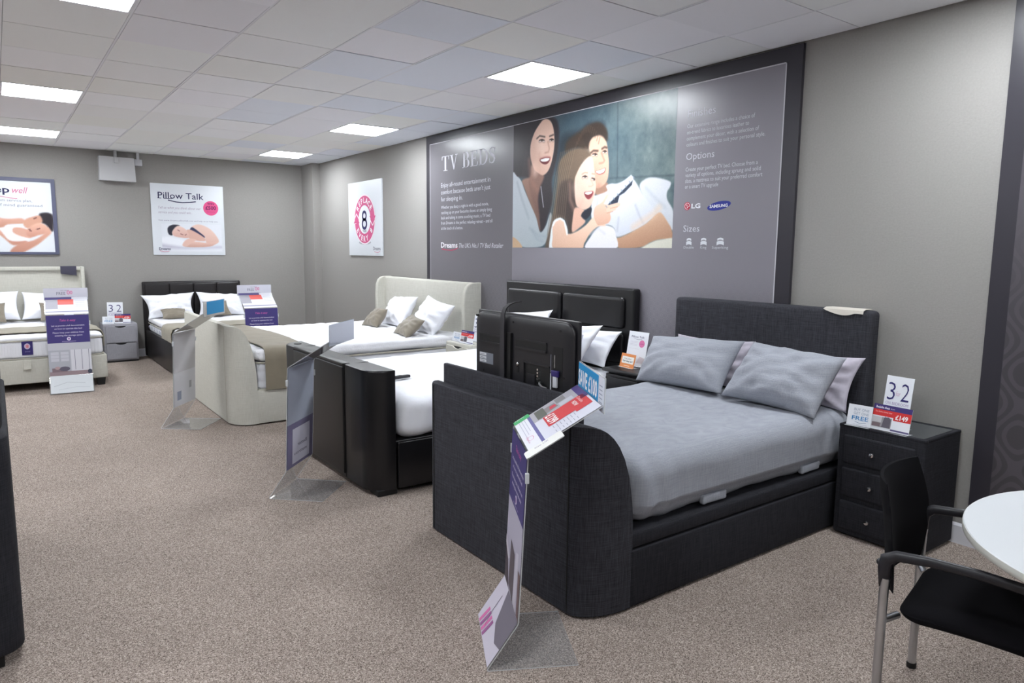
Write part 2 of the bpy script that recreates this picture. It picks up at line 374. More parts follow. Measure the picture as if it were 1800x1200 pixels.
                pts = [(.52, .8), (.46, .93), (.3, .98), (.14, .9), (.1, .76), (.18, .62), (.34, .5), (.48, .37), (.5, .22), (.42, .08), (.26, .02), (.12, .08), (.07, .24)]
                wd = [.03, .05, .06, .1, .14, .17, .19, .17, .14, .1, .06, .05, .03]
                for k in range(len(pts) - 1):
                    (a, b), (d, e) = pts[k], pts[k + 1]; L = math.hypot(d - a, e - b); nx, ny = -(e - b) / L, (d - a) / L; w0, w1 = wd[k] / 2, wd[k + 1] / 2
                    Q((a - nx * w0, b - ny * w0), (d - nx * w1, e - ny * w1), (d + nx * w1, e + ny * w1), (a + nx * w0, b + ny * w0))
                Q((.5, .7), (.55, .7), (.56, .98), (.52, .98)); Q((.05, .02), (.09, .02), (.1, .32), (.05, .32))
            x += adv[ch] * sx
        return s
def fill_lines(sh, lines, u, v, h, dv, c, w=None, **k):
    for i, t in enumerate(lines):
        ww = None if w is None else (w[i] if isinstance(w, (list, tuple)) else w)
        sh.text(t, u, v - i * dv, h, c, w=ww, **k)

# ------------------------------------------------------------------ printed pictures
class Canvas:
    def __init__(s, w, h, bg):
        s.w, s.h = w, h; s.a = np.ones((h, w, 3)) * np.array(bg, float); s.yy, s.xx = np.mgrid[0:h, 0:w]; s.X = (s.xx + .5) / w; s.Y = (s.yy + .5) / h
    @staticmethod
    def smooth(pts, n=4):
        P = [np.array(p, float) for p in pts]; out = []; m = len(P)
        for i in range(m):
            a, b, c, d = P[i - 1], P[i], P[(i + 1) % m], P[(i + 2) % m]
            for k in range(n):
                t = k / n; out.append(.5 * ((2 * b) + (c - a) * t + (2 * a - 5 * b + 4 * c - d) * t * t + (3 * b - a - 3 * c + d) * t ** 3))
        return np.array(out)
    def mask(s, pts, soft):
        pts = np.asarray(pts); x = s.X * s.w; y = s.Y * s.h; px = pts[:, 0] * s.w; py = pts[:, 1] * s.h
        x0, x1 = max(0, int(px.min() - soft - 2)), min(s.w, int(px.max() + soft + 3)); y0, y1 = max(0, int(py.min() - soft - 2)), min(s.h, int(py.max() + soft + 3))
        m = np.zeros((s.h, s.w))
        if x1 <= x0 or y1 <= y0: return m
        x = x[y0:y1, x0:x1]; y = y[y0:y1, x0:x1]; ins = np.zeros(x.shape, bool); dist = np.full(x.shape, 1e9)
        n = len(px)
        for i in range(n):
            ax, ay, bx, by = px[i], py[i], px[(i + 1) % n], py[(i + 1) % n]
            c = ((ay > y) != (by > y)); 
            with np.errstate(divide='ignore', invalid='ignore'): xi = (bx - ax) * (y - ay) / (by - ay) + ax
            ins ^= c & (x < xi)
            dx, dy = bx - ax, by - ay; t = np.clip(((x - ax) * dx + (y - ay) * dy) / (dx * dx + dy * dy + 1e-9), 0, 1)
            dist = np.minimum(dist, np.hypot(x - ax - t * dx, y - ay - t * dy))
        sd = np.where(ins, dist, -dist); m[y0:y1, x0:x1] = np.clip(sd / soft * .5 + .5, 0, 1); return m
    def poly(s, pts, c, soft=.7, smooth=True, op=1.0, c2=None, grad=(0, 1)):
        p = s.smooth(pts) if smooth else np.array(pts, float); m = s.mask(p, soft)[..., None] * op; c = np.array(c, float)
        if c2 is not None:
            lo, hi = p.min(0), p.max(0); t = ((s.X - lo[0]) / (hi[0] - lo[0] + 1e-9) * grad[0] + (s.Y - lo[1]) / (hi[1] - lo[1] + 1e-9) * grad[1]) / max(1e-6, abs(grad[0]) + abs(grad[1]))
            t = np.clip(t, 0, 1)[..., None]; c = c * (1 - t) + np.array(c2, float) * t
        s.a = s.a * (1 - m) + c * m; return s
    def stroke(s, pts, w, c, soft=.7, op=1.0):
        m = np.zeros((s.h, s.w)); x = s.X * s.w; y = s.Y * s.h
        for (a, b), (d, e) in zip(pts[:-1], pts[1:]):
            ax, ay, bx, by = a * s.w, b * s.h, d * s.w, e * s.h; dx, dy = bx - ax, by - ay
            t = np.clip(((x - ax) * dx + (y - ay) * dy) / (dx * dx + dy * dy + 1e-9), 0, 1); D = np.hypot(x - ax - t * dx, y - ay - t * dy)
            m = np.maximum(m, np.clip((w * s.w / 2 - D) / soft * .5 + .5, 0, 1))
        m = m[..., None] * op; s.a = s.a * (1 - m) + np.array(c, float) * m; return s
    def geo(s, o, U, V):
        """grid of quads; o = bottom-left corner, U,V full edge vectors; row 0 is the top"""
        o = np.array(o, float); U = np.array(U, float); V = np.array(V, float); w, h = s.w, s.h
        gx, gy = np.meshgrid(np.arange(w + 1) / w, 1 - np.arange(h + 1) / h); vs = o + gx[..., None] * U + gy[..., None] * V
        i, j = np.meshgrid(np.arange(w), np.arange(h)); a = (j * (w + 1) + i).ravel(); fs = np.stack([a + w + 1, a + w + 2, a + 1, a], -1)
        g = G(); g.v = [tuple(p) for p in vs.reshape(-1, 3)]; g.f = [tuple(q) for q in fs.tolist()]; g.m = [0] * len(g.f); return g
    def paint(s, me):
        c = s.a.reshape(-1, 3) / 255.0; c = np.where(c <= .04045, c / 12.92, ((c + .055) / 1.055) ** 2.4)
        at = me.attributes.new('ink', 'FLOAT_COLOR', 'CORNER'); d = np.ones((len(c), 4, 4)); d[:, :, :3] = np.clip(c, 0, 1)[:, None, :]; at.data.foreach_set('color', d.ravel())
# ================================================================== ROOM
XL, YF = -6.0, -9.6
struct('floor', G().box(XL, XR, YF, YB, -.05, 0), M['carpet'])
struct('wall_right', G().box(XR, XR + .1, YF, YB + .1, 0, 3.1), M['wall'])
struct('wall_back', G().box(XL, XR, YB, YB + .1, 0, 3.1), M['wall'])
struct('wall_left', G().box(XL - .1, XL, YF, YB + .1, 0, 3.1), M['wall'])
struct('wall_front', G().box(XL, XR, YF - .1, YF, 0, 3.1), M['wall'])
struct('trim_1', G().box(3.955, XR, 5.56, YB, 0, CEIL), M['wall'])       # boxed pipe in the corner
def skirt(x0, x1, y0, y1):
    g = G()
    if x1 - x0 > y1 - y0: pr = [(0, 0), (0, .105), (.006, .115), (.016, .1), (.016, 0)]; g.loft([[(x, y1 - a, z) for a, z in pr] for x in (x0, x1)])
    else: pr = [(0, 0), (0, .105), (.006, .115), (.016, .1), (.016, 0)]; g.loft([[(x1 - a, y, z) for a, z in pr] for y in (y0, y1)])
    return g
struct('baseboard_back', skirt(XL, 3.955, YB - .02, YB), M['skirting'])
struct('baseboard_right', skirt(XR - .02, XR, YF, 5.56), M['skirting'])

rows = [-3.64 - .6 * k for k in range(10, 0, -1)] + [-3.64, -3.028, -2.441, -1.855, -1.262, -.659, -.034, .591, 1.226, 1.868, 2.515, 3.16, 3.83, 4.50, 5.15, 5.78, YB]
cols = [XL] + [-5.4 + .6 * k for k in range(0, 16)] + [XR]
LIGHTS = [(0.0, -6.64), (0.0, -4.24), (0.0, -1.262), (0.0, 1.868), (0.0, 4.50), (3.0, -1.262), (3.0, 1.868), (3.0, 4.50), (-3.0, -6.64), (-3.0, -1.262), (-3.0, 1.868), (-3.0, 4.50), (3.0, -7.84), (3.0, -4.24), (-5.4, -1.262), (-5.4, 1.868), (-5.4, -4.24)]  # panels beyond the view are unseen, added along the grid to light the room
LIT = set((round(a, 2), round(b, 2)) for a, b in LIGHTS)
g = G(); tints = []; rnd = random.Random(4)
cool = {(4, 9): 0, }
for i in range(len(cols) - 1):
    for j in range(len(rows) - 1):
        if (round(cols[i], 2), round(rows[j], 2)) in LIT: continue
        x0, x1, y0, y1 = cols[i] + .009, cols[i + 1] - .009, rows[j] + .003, rows[j + 1] - .003
        z = CEIL + rnd.uniform(-.0015, .003); dz = rnd.uniform(-.002, .002)
        n0 = len(g.f)
        g.add([(x0, y0, z), (x1, y0, z), (x1, y1, z + dz), (x0, y1, z + dz), (x0, y0, z + .018), (x1, y0, z + .018), (x1, y1, z + .018), (x0, y1, z + .018)],
              [(0, 3, 2, 1), (4, 5, 6, 7), (0, 1, 5, 4), (1, 2, 6, 5), (2, 3, 7, 6), (3, 0, 4, 7)])
        t = rnd.choice([(236, 236, 236), (239, 238, 242), (237, 238, 237), (234, 233, 237), (240, 240, 242), (236, 236, 233)])
        cx, cy = (x0 + x1) / 2, (y0 + y1) / 2
        if cx > 1.8 and cy > -2 and rnd.random() < .3: t = (228, 232, 240)
        tints += [t] * (len(g.f) - n0)
o = struct('ceiling', g, M['tile'])
c = np.array(tints, float) / 255; c = np.where(c <= .04045, c / 12.92, ((c + .055) / 1.055) ** 2.4)
at = o.data.attributes.new('ink', 'FLOAT_COLOR', 'FACE'); d = np.ones((len(c), 4)); d[:, :3] = c; at.data.foreach_set('color', d.ravel())
g = G()
for x in cols[1:-1]: g.box(x - .0065, x + .0065, YF, YB, CEIL + .001, CEIL + .02)
struct('trim_2', g, M['tbar'])                                             # ceiling grid bars
struct('trim_3', G().box(XL, XR, YF, YB, CEIL + .022, CEIL + .04), M['dark_gap'])  # dark backing sheet, coloured to give shadow lines in the tile gaps
LSTR = 33.0
M['lamp'] = mat('led_panel_glow', (255, 255, 255), .5, emit=((244, 250, 255), LSTR))
lab = {(0.0, -1.262): 'square ceiling light panel cut off by the top edge of the picture', (0.0, 1.868): 'left ceiling light panel in the middle row, larger of the two at the left edge',
       (0.0, 4.50): 'left ceiling light panel nearest the back wall', (3.0, -1.262): 'largest square ceiling light panel, above the family picture',
       (3.0, 1.868): 'middle one of the three right-hand ceiling light panels', (3.0, 4.50): 'smallest ceiling light panel, near the back right corner'}
for a, b in LIGHTS:
    i = [round(x, 2) for x in cols].index(round(a, 2)); j = [round(x, 2) for x in rows].index(round(b, 2)); x0, x1, y0, y1 = cols[i], cols[i + 1], rows[j], rows[j + 1]
    t = T('ceiling_light', lab.get((a, b), 'unseen square ceiling light panel added to light the room'), 'ceiling light', ((x0 + x1) / 2, (y0 + y1) / 2, CEIL + .018), group='square light panels in the ceiling grid')
    f = .022; gg = G()
    for q in ((x0 + .008, x1 - .008, y0 + .003, y0 + f), (x0 + .008, x1 - .008, y1 - f, y1 - .003), (x0 + .008, x0 + f, y0 + f, y1 - f), (x1 - f, x1 - .008, y0 + f, y1 - f)): gg.box(*q, CEIL - .004, CEIL + .012)
    t.part('frame', gg, M['tbar'], smooth=False)
    t.part('diffuser', G().box(x0 + f, x1 - f, y0 + f, y1 - f, CEIL, CEIL + .006), M['lamp'], smooth=False)

# ================================================================== MURAL on the right wall
WX = XR
t = T('wall_mural', 'huge dark framed wall graphic reading TV BEDS with a family photo', 'wall graphic', (WX, -.28, 0))
g = G(); bx = WX - .025; y0, y1, ztop = -2.683, 2.12, CEIL - .012
g.extr([(WX, y1, .12), (WX, y0, .12), (WX, y0, ztop), (WX, y1, ztop)], (-.025, 0, 0)); t.part('border_board', g, M['border'], smooth=False)
t.part('grey_print', G().box(bx - .002, bx, -2.575, .39, .12, 2.79), M['graphic'], smooth=False, label='lighter grey patterned print on the right and below the photo')
t.part('dark_print', G().box(bx - .002, bx, .39, 2.035, .12, 2.79), M['graphic_dk'], smooth=False, label='darker grey print behind the heading')
px = bx - .002
sh = Sheet((px, 0, 0), (0, -1, 0), (0, 0, 1))          # u = -y, v = z
wh = (206, 205, 214)
def S(y): return -y
W_ = (214, 213, 222)
e = Sheet((px, 0, 0), (0, -1, 0), (0, 0, 1)); lw = .008
for a in ((S(2.035), 2.782, S(-2.575), 2.79), (S(2.035), .13, S(2.027), 2.79), (S(-2.567), .13, S(-2.575), 2.79)): e.rect(*a, (196, 194, 200))
t.part('edge_line', e.g, e.ms, smooth=False)
sh.serif('TV BEDS', S(1.765), 2.462, .163, 1.09, W_)
t.part('heading_lettering', sh.g, sh.ms, smooth=False)
sh = Sheet((px, 0, 0), (0, -1, 0), (0, 0, 1))
fill_lines(sh, ['Enjoy all-round entertainment in', "comfort because beds aren't just", 'for sleeping in.'], S(1.779), 2.283, .052, .078, wh, [1.0, 1.0, .46], bold=.004)
t.part('subheading_lettering', sh.g, sh.ms, smooth=False, label='white three line sentence under the heading')
sh = Sheet((px, 0, 0), (0, -1, 0), (0, 0, 1))
fill_lines(sh, ['Whether you fancy a night in with a good movie,', 'catching up on your favourite shows or simply lying', 'back and taking in some soothing music, a TV bed', 'from Dreams is the perfect relaxing retreat \u2013 and all', 'at the touch of a button.'], S(1.78), 2.043, .036, .059, wh, [.97, 1.03, 1.0, 1.04, .47], bold=.006)
t.part('body_lettering', sh.g, sh.ms, smooth=False, label='small white paragraph under the heading')
sh = Sheet((px, 0, 0), (0, -1, 0), (0, 0, 1))
sh.text('Dreams', S(1.784), 1.605, .062, (232, 230, 236), w=.36, bold=.02)
sh.line([(S(1.76), 1.588), (S(1.66), 1.578), (S(1.55), 1.574), (S(1.46), 1.588), (S(1.42), 1.6)], .008, (190, 50, 90), 2)
sh.text("The UK's No.1 TV Bed Retailer", S(1.39), 1.605, .05, wh, w=.85, shear=.3, bold=.006)
t.part('shop_logo', sh.g, sh.ms, smooth=False, label='white shop name with a pink swoosh and slogan')
sh = Sheet((px, 0, 0), (0, -1, 0), (0, 0, 1)); c0 = S(-1.782)
sh.text('Finishes', c0, 2.555, .056, wh, w=.25); sh.text('Options', c0, 2.252, .052, wh, w=.255); sh.text('Sizes', c0, 1.73, .05, wh, w=.15)
fill_lines(sh, ['Our extensive range includes a choice of', 'on-trend fabrics to luxurious leather to', 'complement your d\u00e9cor, with a selection of', 'colours and finishes to suit your personal style.'], c0, 2.48, .03, .0435, wh, [.575, .53, .61, .66])
fill_lines(sh, ['Create your perfect TV bed. Choose from a', 'variety of options, including sprung and solid', 'slats, a mattress to suit your preferred comfort', 'or a smart TV upgrade'], c0, 2.17, .03, .0415, wh, [.615, .64, .655, .3])
t.part('options_lettering', sh.g, sh.ms, smooth=False, label='white text blocks headed Finishes, Options and Sizes')
sh = Sheet((px, 0, 0), (0, -1, 0), (0, 0, 1))
for y, w, n in ((-1.84, .05, 'Double'), (-1.975, .055, 'King'), (-2.122, .062, 'Superking')):
    for k, (a, b) in enumerate(((1.67, 1.684), (1.638, 1.662))):
        n_ = 8; up = []; lo = []
        for q in range(n_ + 1):
            f = q / n_ * 2 - 1; up.append((S(y) + f * w / 2 * (.85 if k == 0 else 1), b - .007 * f * f)); lo.append((S(y) + f * w / 2 * (.85 if k == 0 else 1), a - .009 * f * f))
        sh.poly(lo + up[::-1], (220, 222, 228), 2)
    sh.text(n, S(y), 1.606, .02, wh, al='c', w={'Double': .095, 'King': .055, 'Superking': .14}[n])
t.part('bed_size_icons', sh.g, sh.ms, smooth=False, label='three small white bed icons with sizes')
sh = Sheet((px, 0, 0), (0, -1, 0), (0, 0, 1))
sh.ell(S(-1.81), 1.918, .03, .03, (176, 40, 66), 1); sh.ring(S(-1.81), 1.918, .024, .024, .004, (235, 215, 220), 2, -5, 285); sh.rect(S(-1.812), 1.906, S(-1.808), 1.93, (235, 215, 220), 2); sh.rect(S(-1.812), 1.906, S(-1.82), 1.91, (235, 215, 220), 2); sh.rect(S(-1.818), 1.914, S(-1.834), 1.918, (235, 215, 220), 2); sh.ell(S(-1.802), 1.926, .004, .004, (235, 215, 220), 2)
sh.text('LG', S(-1.85), 1.9, .034, (230, 230, 236), w=.082, bold=.03)
sh.ell(S(-2.095), 1.908, .102, .03, (44, 52, 140), 1, rot=.14); sh.text('SAMSUNG', S(-2.093), 1.897, .022, (236, 236, 244), w=.155, al='c', bold=.03, rot=.02)
t.part('brand_logos', sh.g, sh.ms, smooth=False, label='red and blue round brand logos')

# family photograph printed on the mural
FAM = {'seamv': [(0.696, 0.006), (0.704, 0.51)], 'seamh': [(0.662, 0.513), (1.005, 0.538)], 'shadow': [(0.342, 0.198), (0.38, 0.149), (0.479, 0.146), (0.526, 0.115), (0.588, 0.111), (0.618, 0.144), (0.543, 0.191), (0.513, 0.303), (0.448, 0.264), (0.373, 0.298), (0.341, 0.445), (0.323, 0.385), (0.334, 0.272)], 'manhair': [(0.389, 0.207), (0.446, 0.162), (0.479, 0.146), (0.51, 0.121), (0.549, 0.111), (0.588, 0.115), (0.626, 0.155), (0.638, 0.201), (0.637, 0.254), (0.604, 0.214), (0.558, 0.205), (0.535, 0.235), (0.527, 0.296), (0.505, 0.292), (0.464, 0.267), (0.423, 0.269), (0.381, 0.28)], 'manhair2': [(0.479, 0.169), (0.518, 0.132), (0.565, 0.115), (0.603, 0.128), (0.638, 0.188), (0.638, 0.245), (0.616, 0.216), (0.589, 0.2), (0.558, 0.205), (0.537, 0.23), (0.527, 0.278), (0.512, 0.257), (0.496, 0.218)], 'manneck': [(0.57, 0.556), (0.64, 0.537), (0.654, 0.57), (0.649, 0.609), (0.588, 0.623)], 'manface': [(0.53, 0.261), (0.543, 0.222), (0.562, 0.204), (0.6, 0.202), (0.627, 0.234), (0.641, 0.281), (0.648, 0.344), (0.654, 0.406), (0.653, 0.486), (0.643, 0.533), (0.619, 0.562), (0.591, 0.575), (0.57, 0.547), (0.564, 0.474), (0.557, 0.392), (0.543, 0.326)], 'mbrow1': [(0.545, 0.316), (0.561, 0.304), (0.587, 0.31)], 'mbrow2': [(0.612, 0.3), (0.627, 0.291), (0.639, 0.298)], 'meye1': [(0.557, 0.334), (0.572, 0.333), (0.582, 0.34)], 'meye2': [(0.618, 0.326), (0.629, 0.323), (0.638, 0.33)], 'mnose': [(0.608, 0.328), (0.618, 0.357), (0.628, 0.385), (0.619, 0.399), (0.598, 0.4)], 'mcheek': [(0.585, 0.405), (0.593, 0.424)], 'mmouth': [(0.575, 0.452), (0.593, 0.449), (0.632, 0.437), (0.635, 0.452), (0.627, 0.472), (0.603, 0.479), (0.586, 0.47)], 'mteeth': [(0.579, 0.453), (0.602, 0.449), (0.631, 0.44), (0.625, 0.463), (0.603, 0.472), (0.587, 0.465)], 'manshirt': [(0.558, 0.655), (0.565, 0.624), (0.588, 0.623), (0.648, 0.6), (0.642, 0.564), (0.67, 0.551), (0.706, 0.554), (0.763, 0.534), (0.792, 0.536), (0.819, 0.584), (0.847, 0.646), (0.889, 0.717), (0.913, 0.777), (0.865, 0.841), (0.791, 0.892), (0.727, 0.922), (0.706, 0.915), (0.696, 0.866), (0.66, 0.838), (0.6, 0.844), (0.558, 0.783)], 'fold1': [(0.808, 0.711), (0.83, 0.78), (0.851, 0.832)], 'fold2': [(0.718, 0.791), (0.712, 0.879)], 'fold3': [(0.596, 0.64), (0.583, 0.748)], 'manpillow': [(0.827, 0.58), (0.862, 0.54), (0.911, 0.541), (0.978, 0.573), (0.981, 0.606), (0.967, 0.641), (0.97, 0.69), (1.0, 0.766), (1.002, 0.888), (0.949, 0.804), (0.884, 0.8), (0.848, 0.663)], 'manarm': [(0.709, 0.934), (0.735, 0.924), (0.791, 0.892), (0.858, 0.845), (0.89, 0.813), (0.916, 0.779), (0.941, 0.77), (0.974, 0.83), (0.995, 0.88), (1.001, 0.939), (0.939, 0.944), (0.894, 0.961), (0.847, 0.994), (0.729, 1.003), (0.712, 0.963)], 'corner': [(0.841, 1.003), (0.907, 0.956), (0.952, 0.943), (1.014, 0.939), (1.016, 1.011), (0.841, 1.011)], 'momneck': [(0.073, 0.44), (0.15, 0.42), (0.225, 0.44), (0.207, 0.506), (0.204, 0.625), (0.215, 0.765), (0.211, 0.874), (0.168, 0.762), (0.124, 0.618), (0.084, 0.513)], 'momneck2': [(0.073, 0.451), (0.141, 0.439), (0.174, 0.473), (0.171, 0.562), (0.186, 0.683), (0.211, 0.795), (0.211, 0.869), (0.168, 0.762), (0.124, 0.618), (0.089, 0.513)], 'momneck3': [(0.149, 0.34), (0.232, 0.423), (0.227, 0.479), (0.208, 0.526), (0.195, 0.624), (0.208, 0.765), (0.186, 0.723), (0.147, 0.6), (0.122, 0.477), (0.136, 0.418)], 'momhair': [(-0.01, -0.023), (0.146, -0.017), (0.22, -0.012), (0.274, -0.007), (0.32, 0.032), (0.338, 0.121), (0.334, 0.225), (0.324, 0.318), (0.307, 0.402), (0.291, 0.496), (0.298, 0.633), (0.265, 0.768), (0.237, 0.865), (0.209, 0.854), (0.186, 0.683), (0.175, 0.543), (0.122, 0.446), (0.044, 0.421), (-0.007, 0.41)], 'momface': [(0.198, 0.034), (0.222, 0.008), (0.252, 0.007), (0.279, 0.032), (0.297, 0.084), (0.305, 0.153), (0.306, 0.22), (0.299, 0.286), (0.283, 0.36), (0.261, 0.41), (0.23, 0.432), (0.199, 0.415), (0.164, 0.377), (0.14, 0.309), (0.131, 0.238), (0.136, 0.169), (0.156, 0.103), (0.177, 0.063)], 'wbrow1': [(0.18, 0.14), (0.201, 0.124), (0.238, 0.139)], 'wbrow2': [(0.272, 0.142), (0.298, 0.136)], 'weye1': [(0.2, 0.165), (0.217, 0.162), (0.233, 0.171)], 'weye2': [(0.274, 0.175), (0.287, 0.172), (0.299, 0.18)], 'wnose': [(0.26, 0.182), (0.271, 0.233), (0.266, 0.259), (0.241, 0.262)], 'wcheek': [(0.181, 0.236), (0.188, 0.267)], 'wmouth': [(0.203, 0.309), (0.242, 0.299), (0.276, 0.309), (0.267, 0.34), (0.247, 0.351), (0.219, 0.339)], 'wteeth': [(0.209, 0.31), (0.243, 0.303), (0.273, 0.31), (0.264, 0.326), (0.242, 0.33), (0.22, 0.325)], 'momshirt': [(-0.012, 0.409), (0.032, 0.415), (0.066, 0.458), (0.092, 0.534), (0.138, 0.65), (0.184, 0.763), (0.214, 0.877), (0.255, 0.826), (0.284, 0.729), (0.297, 0.769), (0.284, 0.876), (0.267, 0.935), (0.233, 0.987), (0.156, 1.0), (0.068, 0.99), (-0.008, 0.91)], 'mf1': [(0.135, 0.842), (0.202, 0.904), (0.267, 0.915)], 'mf2': [(0.034, 0.466), (0.075, 0.614), (0.125, 0.76)], 'mf3': [(0.155, 0.863), (0.184, 0.924), (0.231, 0.95)], 'momarm': [(-0.008, 0.916), (0.038, 0.937), (0.079, 1.005), (-0.007, 1.016)], 'girlhair': [(0.352, 0.332), (0.382, 0.299), (0.423, 0.274), (0.48, 0.27), (0.529, 0.301), (0.545, 0.337), (0.507, 0.357), (0.484, 0.399), (0.469, 0.462), (0.453, 0.515), (0.454, 0.609), (0.461, 0.712), (0.444, 0.871), (0.415, 0.88), (0.388, 0.784), (0.341, 0.776), (0.312, 0.819), (0.296, 0.926), (0.282, 1.004), (0.252, 1.005), (0.275, 0.876), (0.301, 0.75), (0.317, 0.635), (0.331, 0.501), (0.336, 0.387)], 'girlhair2': [(0.35, 0.523), (0.41, 0.492), (0.452, 0.534), (0.454, 0.609), (0.459, 0.712), (0.44, 0.871), (0.415, 0.871), (0.392, 0.784), (0.349, 0.753), (0.329, 0.732)], 'gh1': [(0.407, 0.304), (0.375, 0.411), (0.351, 0.58), (0.318, 0.732)], 'gh2': [(0.448, 0.292), (0.4, 0.396), (0.376, 0.525), (0.361, 0.638)], 'gh3': [(0.489, 0.29), (0.441, 0.365), (0.426, 0.456)], 'gh4': [(0.436, 0.588), (0.434, 0.739), (0.427, 0.833)], 'girlneck': [(0.454, 0.702), (0.511, 0.723), (0.498, 0.771), (0.521, 0.809), (0.477, 0.858), (0.436, 0.881), (0.439, 0.777)], 'girlface': [(0.457, 0.455), (0.482, 0.399), (0.512, 0.359), (0.541, 0.34), (0.559, 0.365), (0.568, 0.439), (0.576, 0.512), (0.581, 0.567), (0.574, 0.62), (0.562, 0.674), (0.541, 0.709), (0.513, 0.721), (0.479, 0.706), (0.458, 0.675), (0.449, 0.59), (0.447, 0.496)], 'gbrow1': [(0.493, 0.461), (0.511, 0.451), (0.527, 0.456)], 'gbrow2': [(0.555, 0.466), (0.569, 0.471)], 'geye1': [(0.498, 0.486), (0.512, 0.482), (0.524, 0.489)], 'geye2': [(0.555, 0.504), (0.569, 0.509)], 'gnose': [(0.548, 0.508), (0.565, 0.547), (0.552, 0.556), (0.537, 0.553)], 'gmouth': [(0.509, 0.597), (0.529, 0.592), (0.561, 0.592), (0.561, 0.619), (0.54, 0.646), (0.52, 0.632)], 'gteeth': [(0.514, 0.598), (0.533, 0.594), (0.557, 0.594), (0.553, 0.607), (0.534, 0.613), (0.518, 0.607)], 'girltop': [(0.285, 0.926), (0.306, 0.799), (0.354, 0.772), (0.388, 0.803), (0.408, 0.88), (0.39, 0.927), (0.317, 1.009), (0.282, 1.009)], 'blackthing': [(0.493, 0.761), (0.507, 0.734), (0.555, 0.708), (0.553, 0.755), (0.524, 0.792), (0.5, 0.776)], 'cloth': [(0.528, 1.008), (0.554, 0.921), (0.6, 0.853), (0.645, 0.84), (0.691, 0.861), (0.707, 0.915), (0.706, 1.008)], 'girlarm': [(0.304, 0.828), (0.321, 0.795), (0.354, 0.78), (0.387, 0.812), (0.405, 0.891), (0.457, 0.883), (0.521, 0.837), (0.583, 0.771), (0.645, 0.841), (0.6, 0.847), (0.554, 0.893), (0.517, 0.967), (0.493, 1.009), (0.317, 1.009), (0.305, 0.916)], 'girlhand': [(0.571, 0.765), (0.576, 0.711), (0.597, 0.69), (0.623, 0.668), (0.643, 0.625), (0.658, 0.623), (0.661, 0.651), (0.65, 0.69), (0.717, 0.69), (0.721, 0.708), (0.696, 0.73), (0.67, 0.753), (0.674, 0.789), (0.66, 0.824), (0.615, 0.838), (0.592, 0.83)], 'remlight': [(0.631, 0.688), (0.656, 0.635), (0.714, 0.563), (0.78, 0.505), (0.793, 0.521), (0.792, 0.557), (0.743, 0.612), (0.701, 0.669), (0.665, 0.7)], 'remdark': [(0.654, 0.695), (0.716, 0.627), (0.789, 0.543), (0.786, 0.573), (0.747, 0.621), (0.719, 0.639), (0.71, 0.687), (0.665, 0.698)], 'fing1': [(0.673, 0.711), (0.716, 0.7)], 'fing2': [(0.654, 0.735), (0.695, 0.725)], 'fl1': [(0.669, 0.723), (0.709, 0.714)], 'fl2': [(0.651, 0.754), (0.684, 0.745)], 'strap': [(0.306, 0.828), (0.321, 0.795), (0.354, 0.777), (0.382, 0.798), (0.403, 0.899)]}
PTK = {'pillow': [(-0.087, 0.616), (0.086, 0.467), (0.342, 0.579), (0.428, 0.698), (0.38, 0.845), (0.056, 0.828)], 'shade': [(-0.026, 0.734), (0.164, 0.792), (0.424, 0.854), (0.738, 0.828), (0.967, 0.808), (0.99, 0.858), (0.379, 0.894), (0.013, 0.853)], 'hair': [(0.097, 0.204), (0.127, 0.092), (0.203, 0.03), (0.294, 0.054), (0.244, 0.124), (0.181, 0.262), (0.169, 0.416), (0.114, 0.38)], 'face': [(0.176, 0.262), (0.234, 0.105), (0.299, 0.082), (0.395, 0.203), (0.445, 0.405), (0.432, 0.503), (0.322, 0.497), (0.211, 0.453), (0.17, 0.368)], 'neck': [(0.393, 0.261), (0.483, 0.208), (0.689, 0.469), (0.708, 0.616), (0.541, 0.597), (0.443, 0.512)], 'navy': [(0.465, 0.185), (0.507, 0.11), (0.614, 0.275), (0.701, 0.434), (0.691, 0.483), (0.568, 0.361), (0.482, 0.247)], 'upper': [(0.484, 0.135), (0.598, -0.003), (0.753, 0.096), (0.863, 0.289), (0.945, 0.574), (0.901, 0.695), (0.741, 0.699), (0.711, 0.493), (0.614, 0.3)], 'forearm': [(0.342, 0.788), (0.428, 0.659), (0.562, 0.635), (0.741, 0.679), (0.925, 0.644), (0.877, 0.735), (0.765, 0.818), (0.446, 0.844)], 'hand': [(0.327, 0.773), (0.375, 0.602), (0.453, 0.526), (0.563, 0.571), (0.472, 0.697), (0.392, 0.821)], 'eye1': [(0.264, 0.219), (0.289, 0.257)], 'eye2': [(0.308, 0.362), (0.342, 0.39)], 'mouth': [(0.379, 0.407), (0.4, 0.377)]}
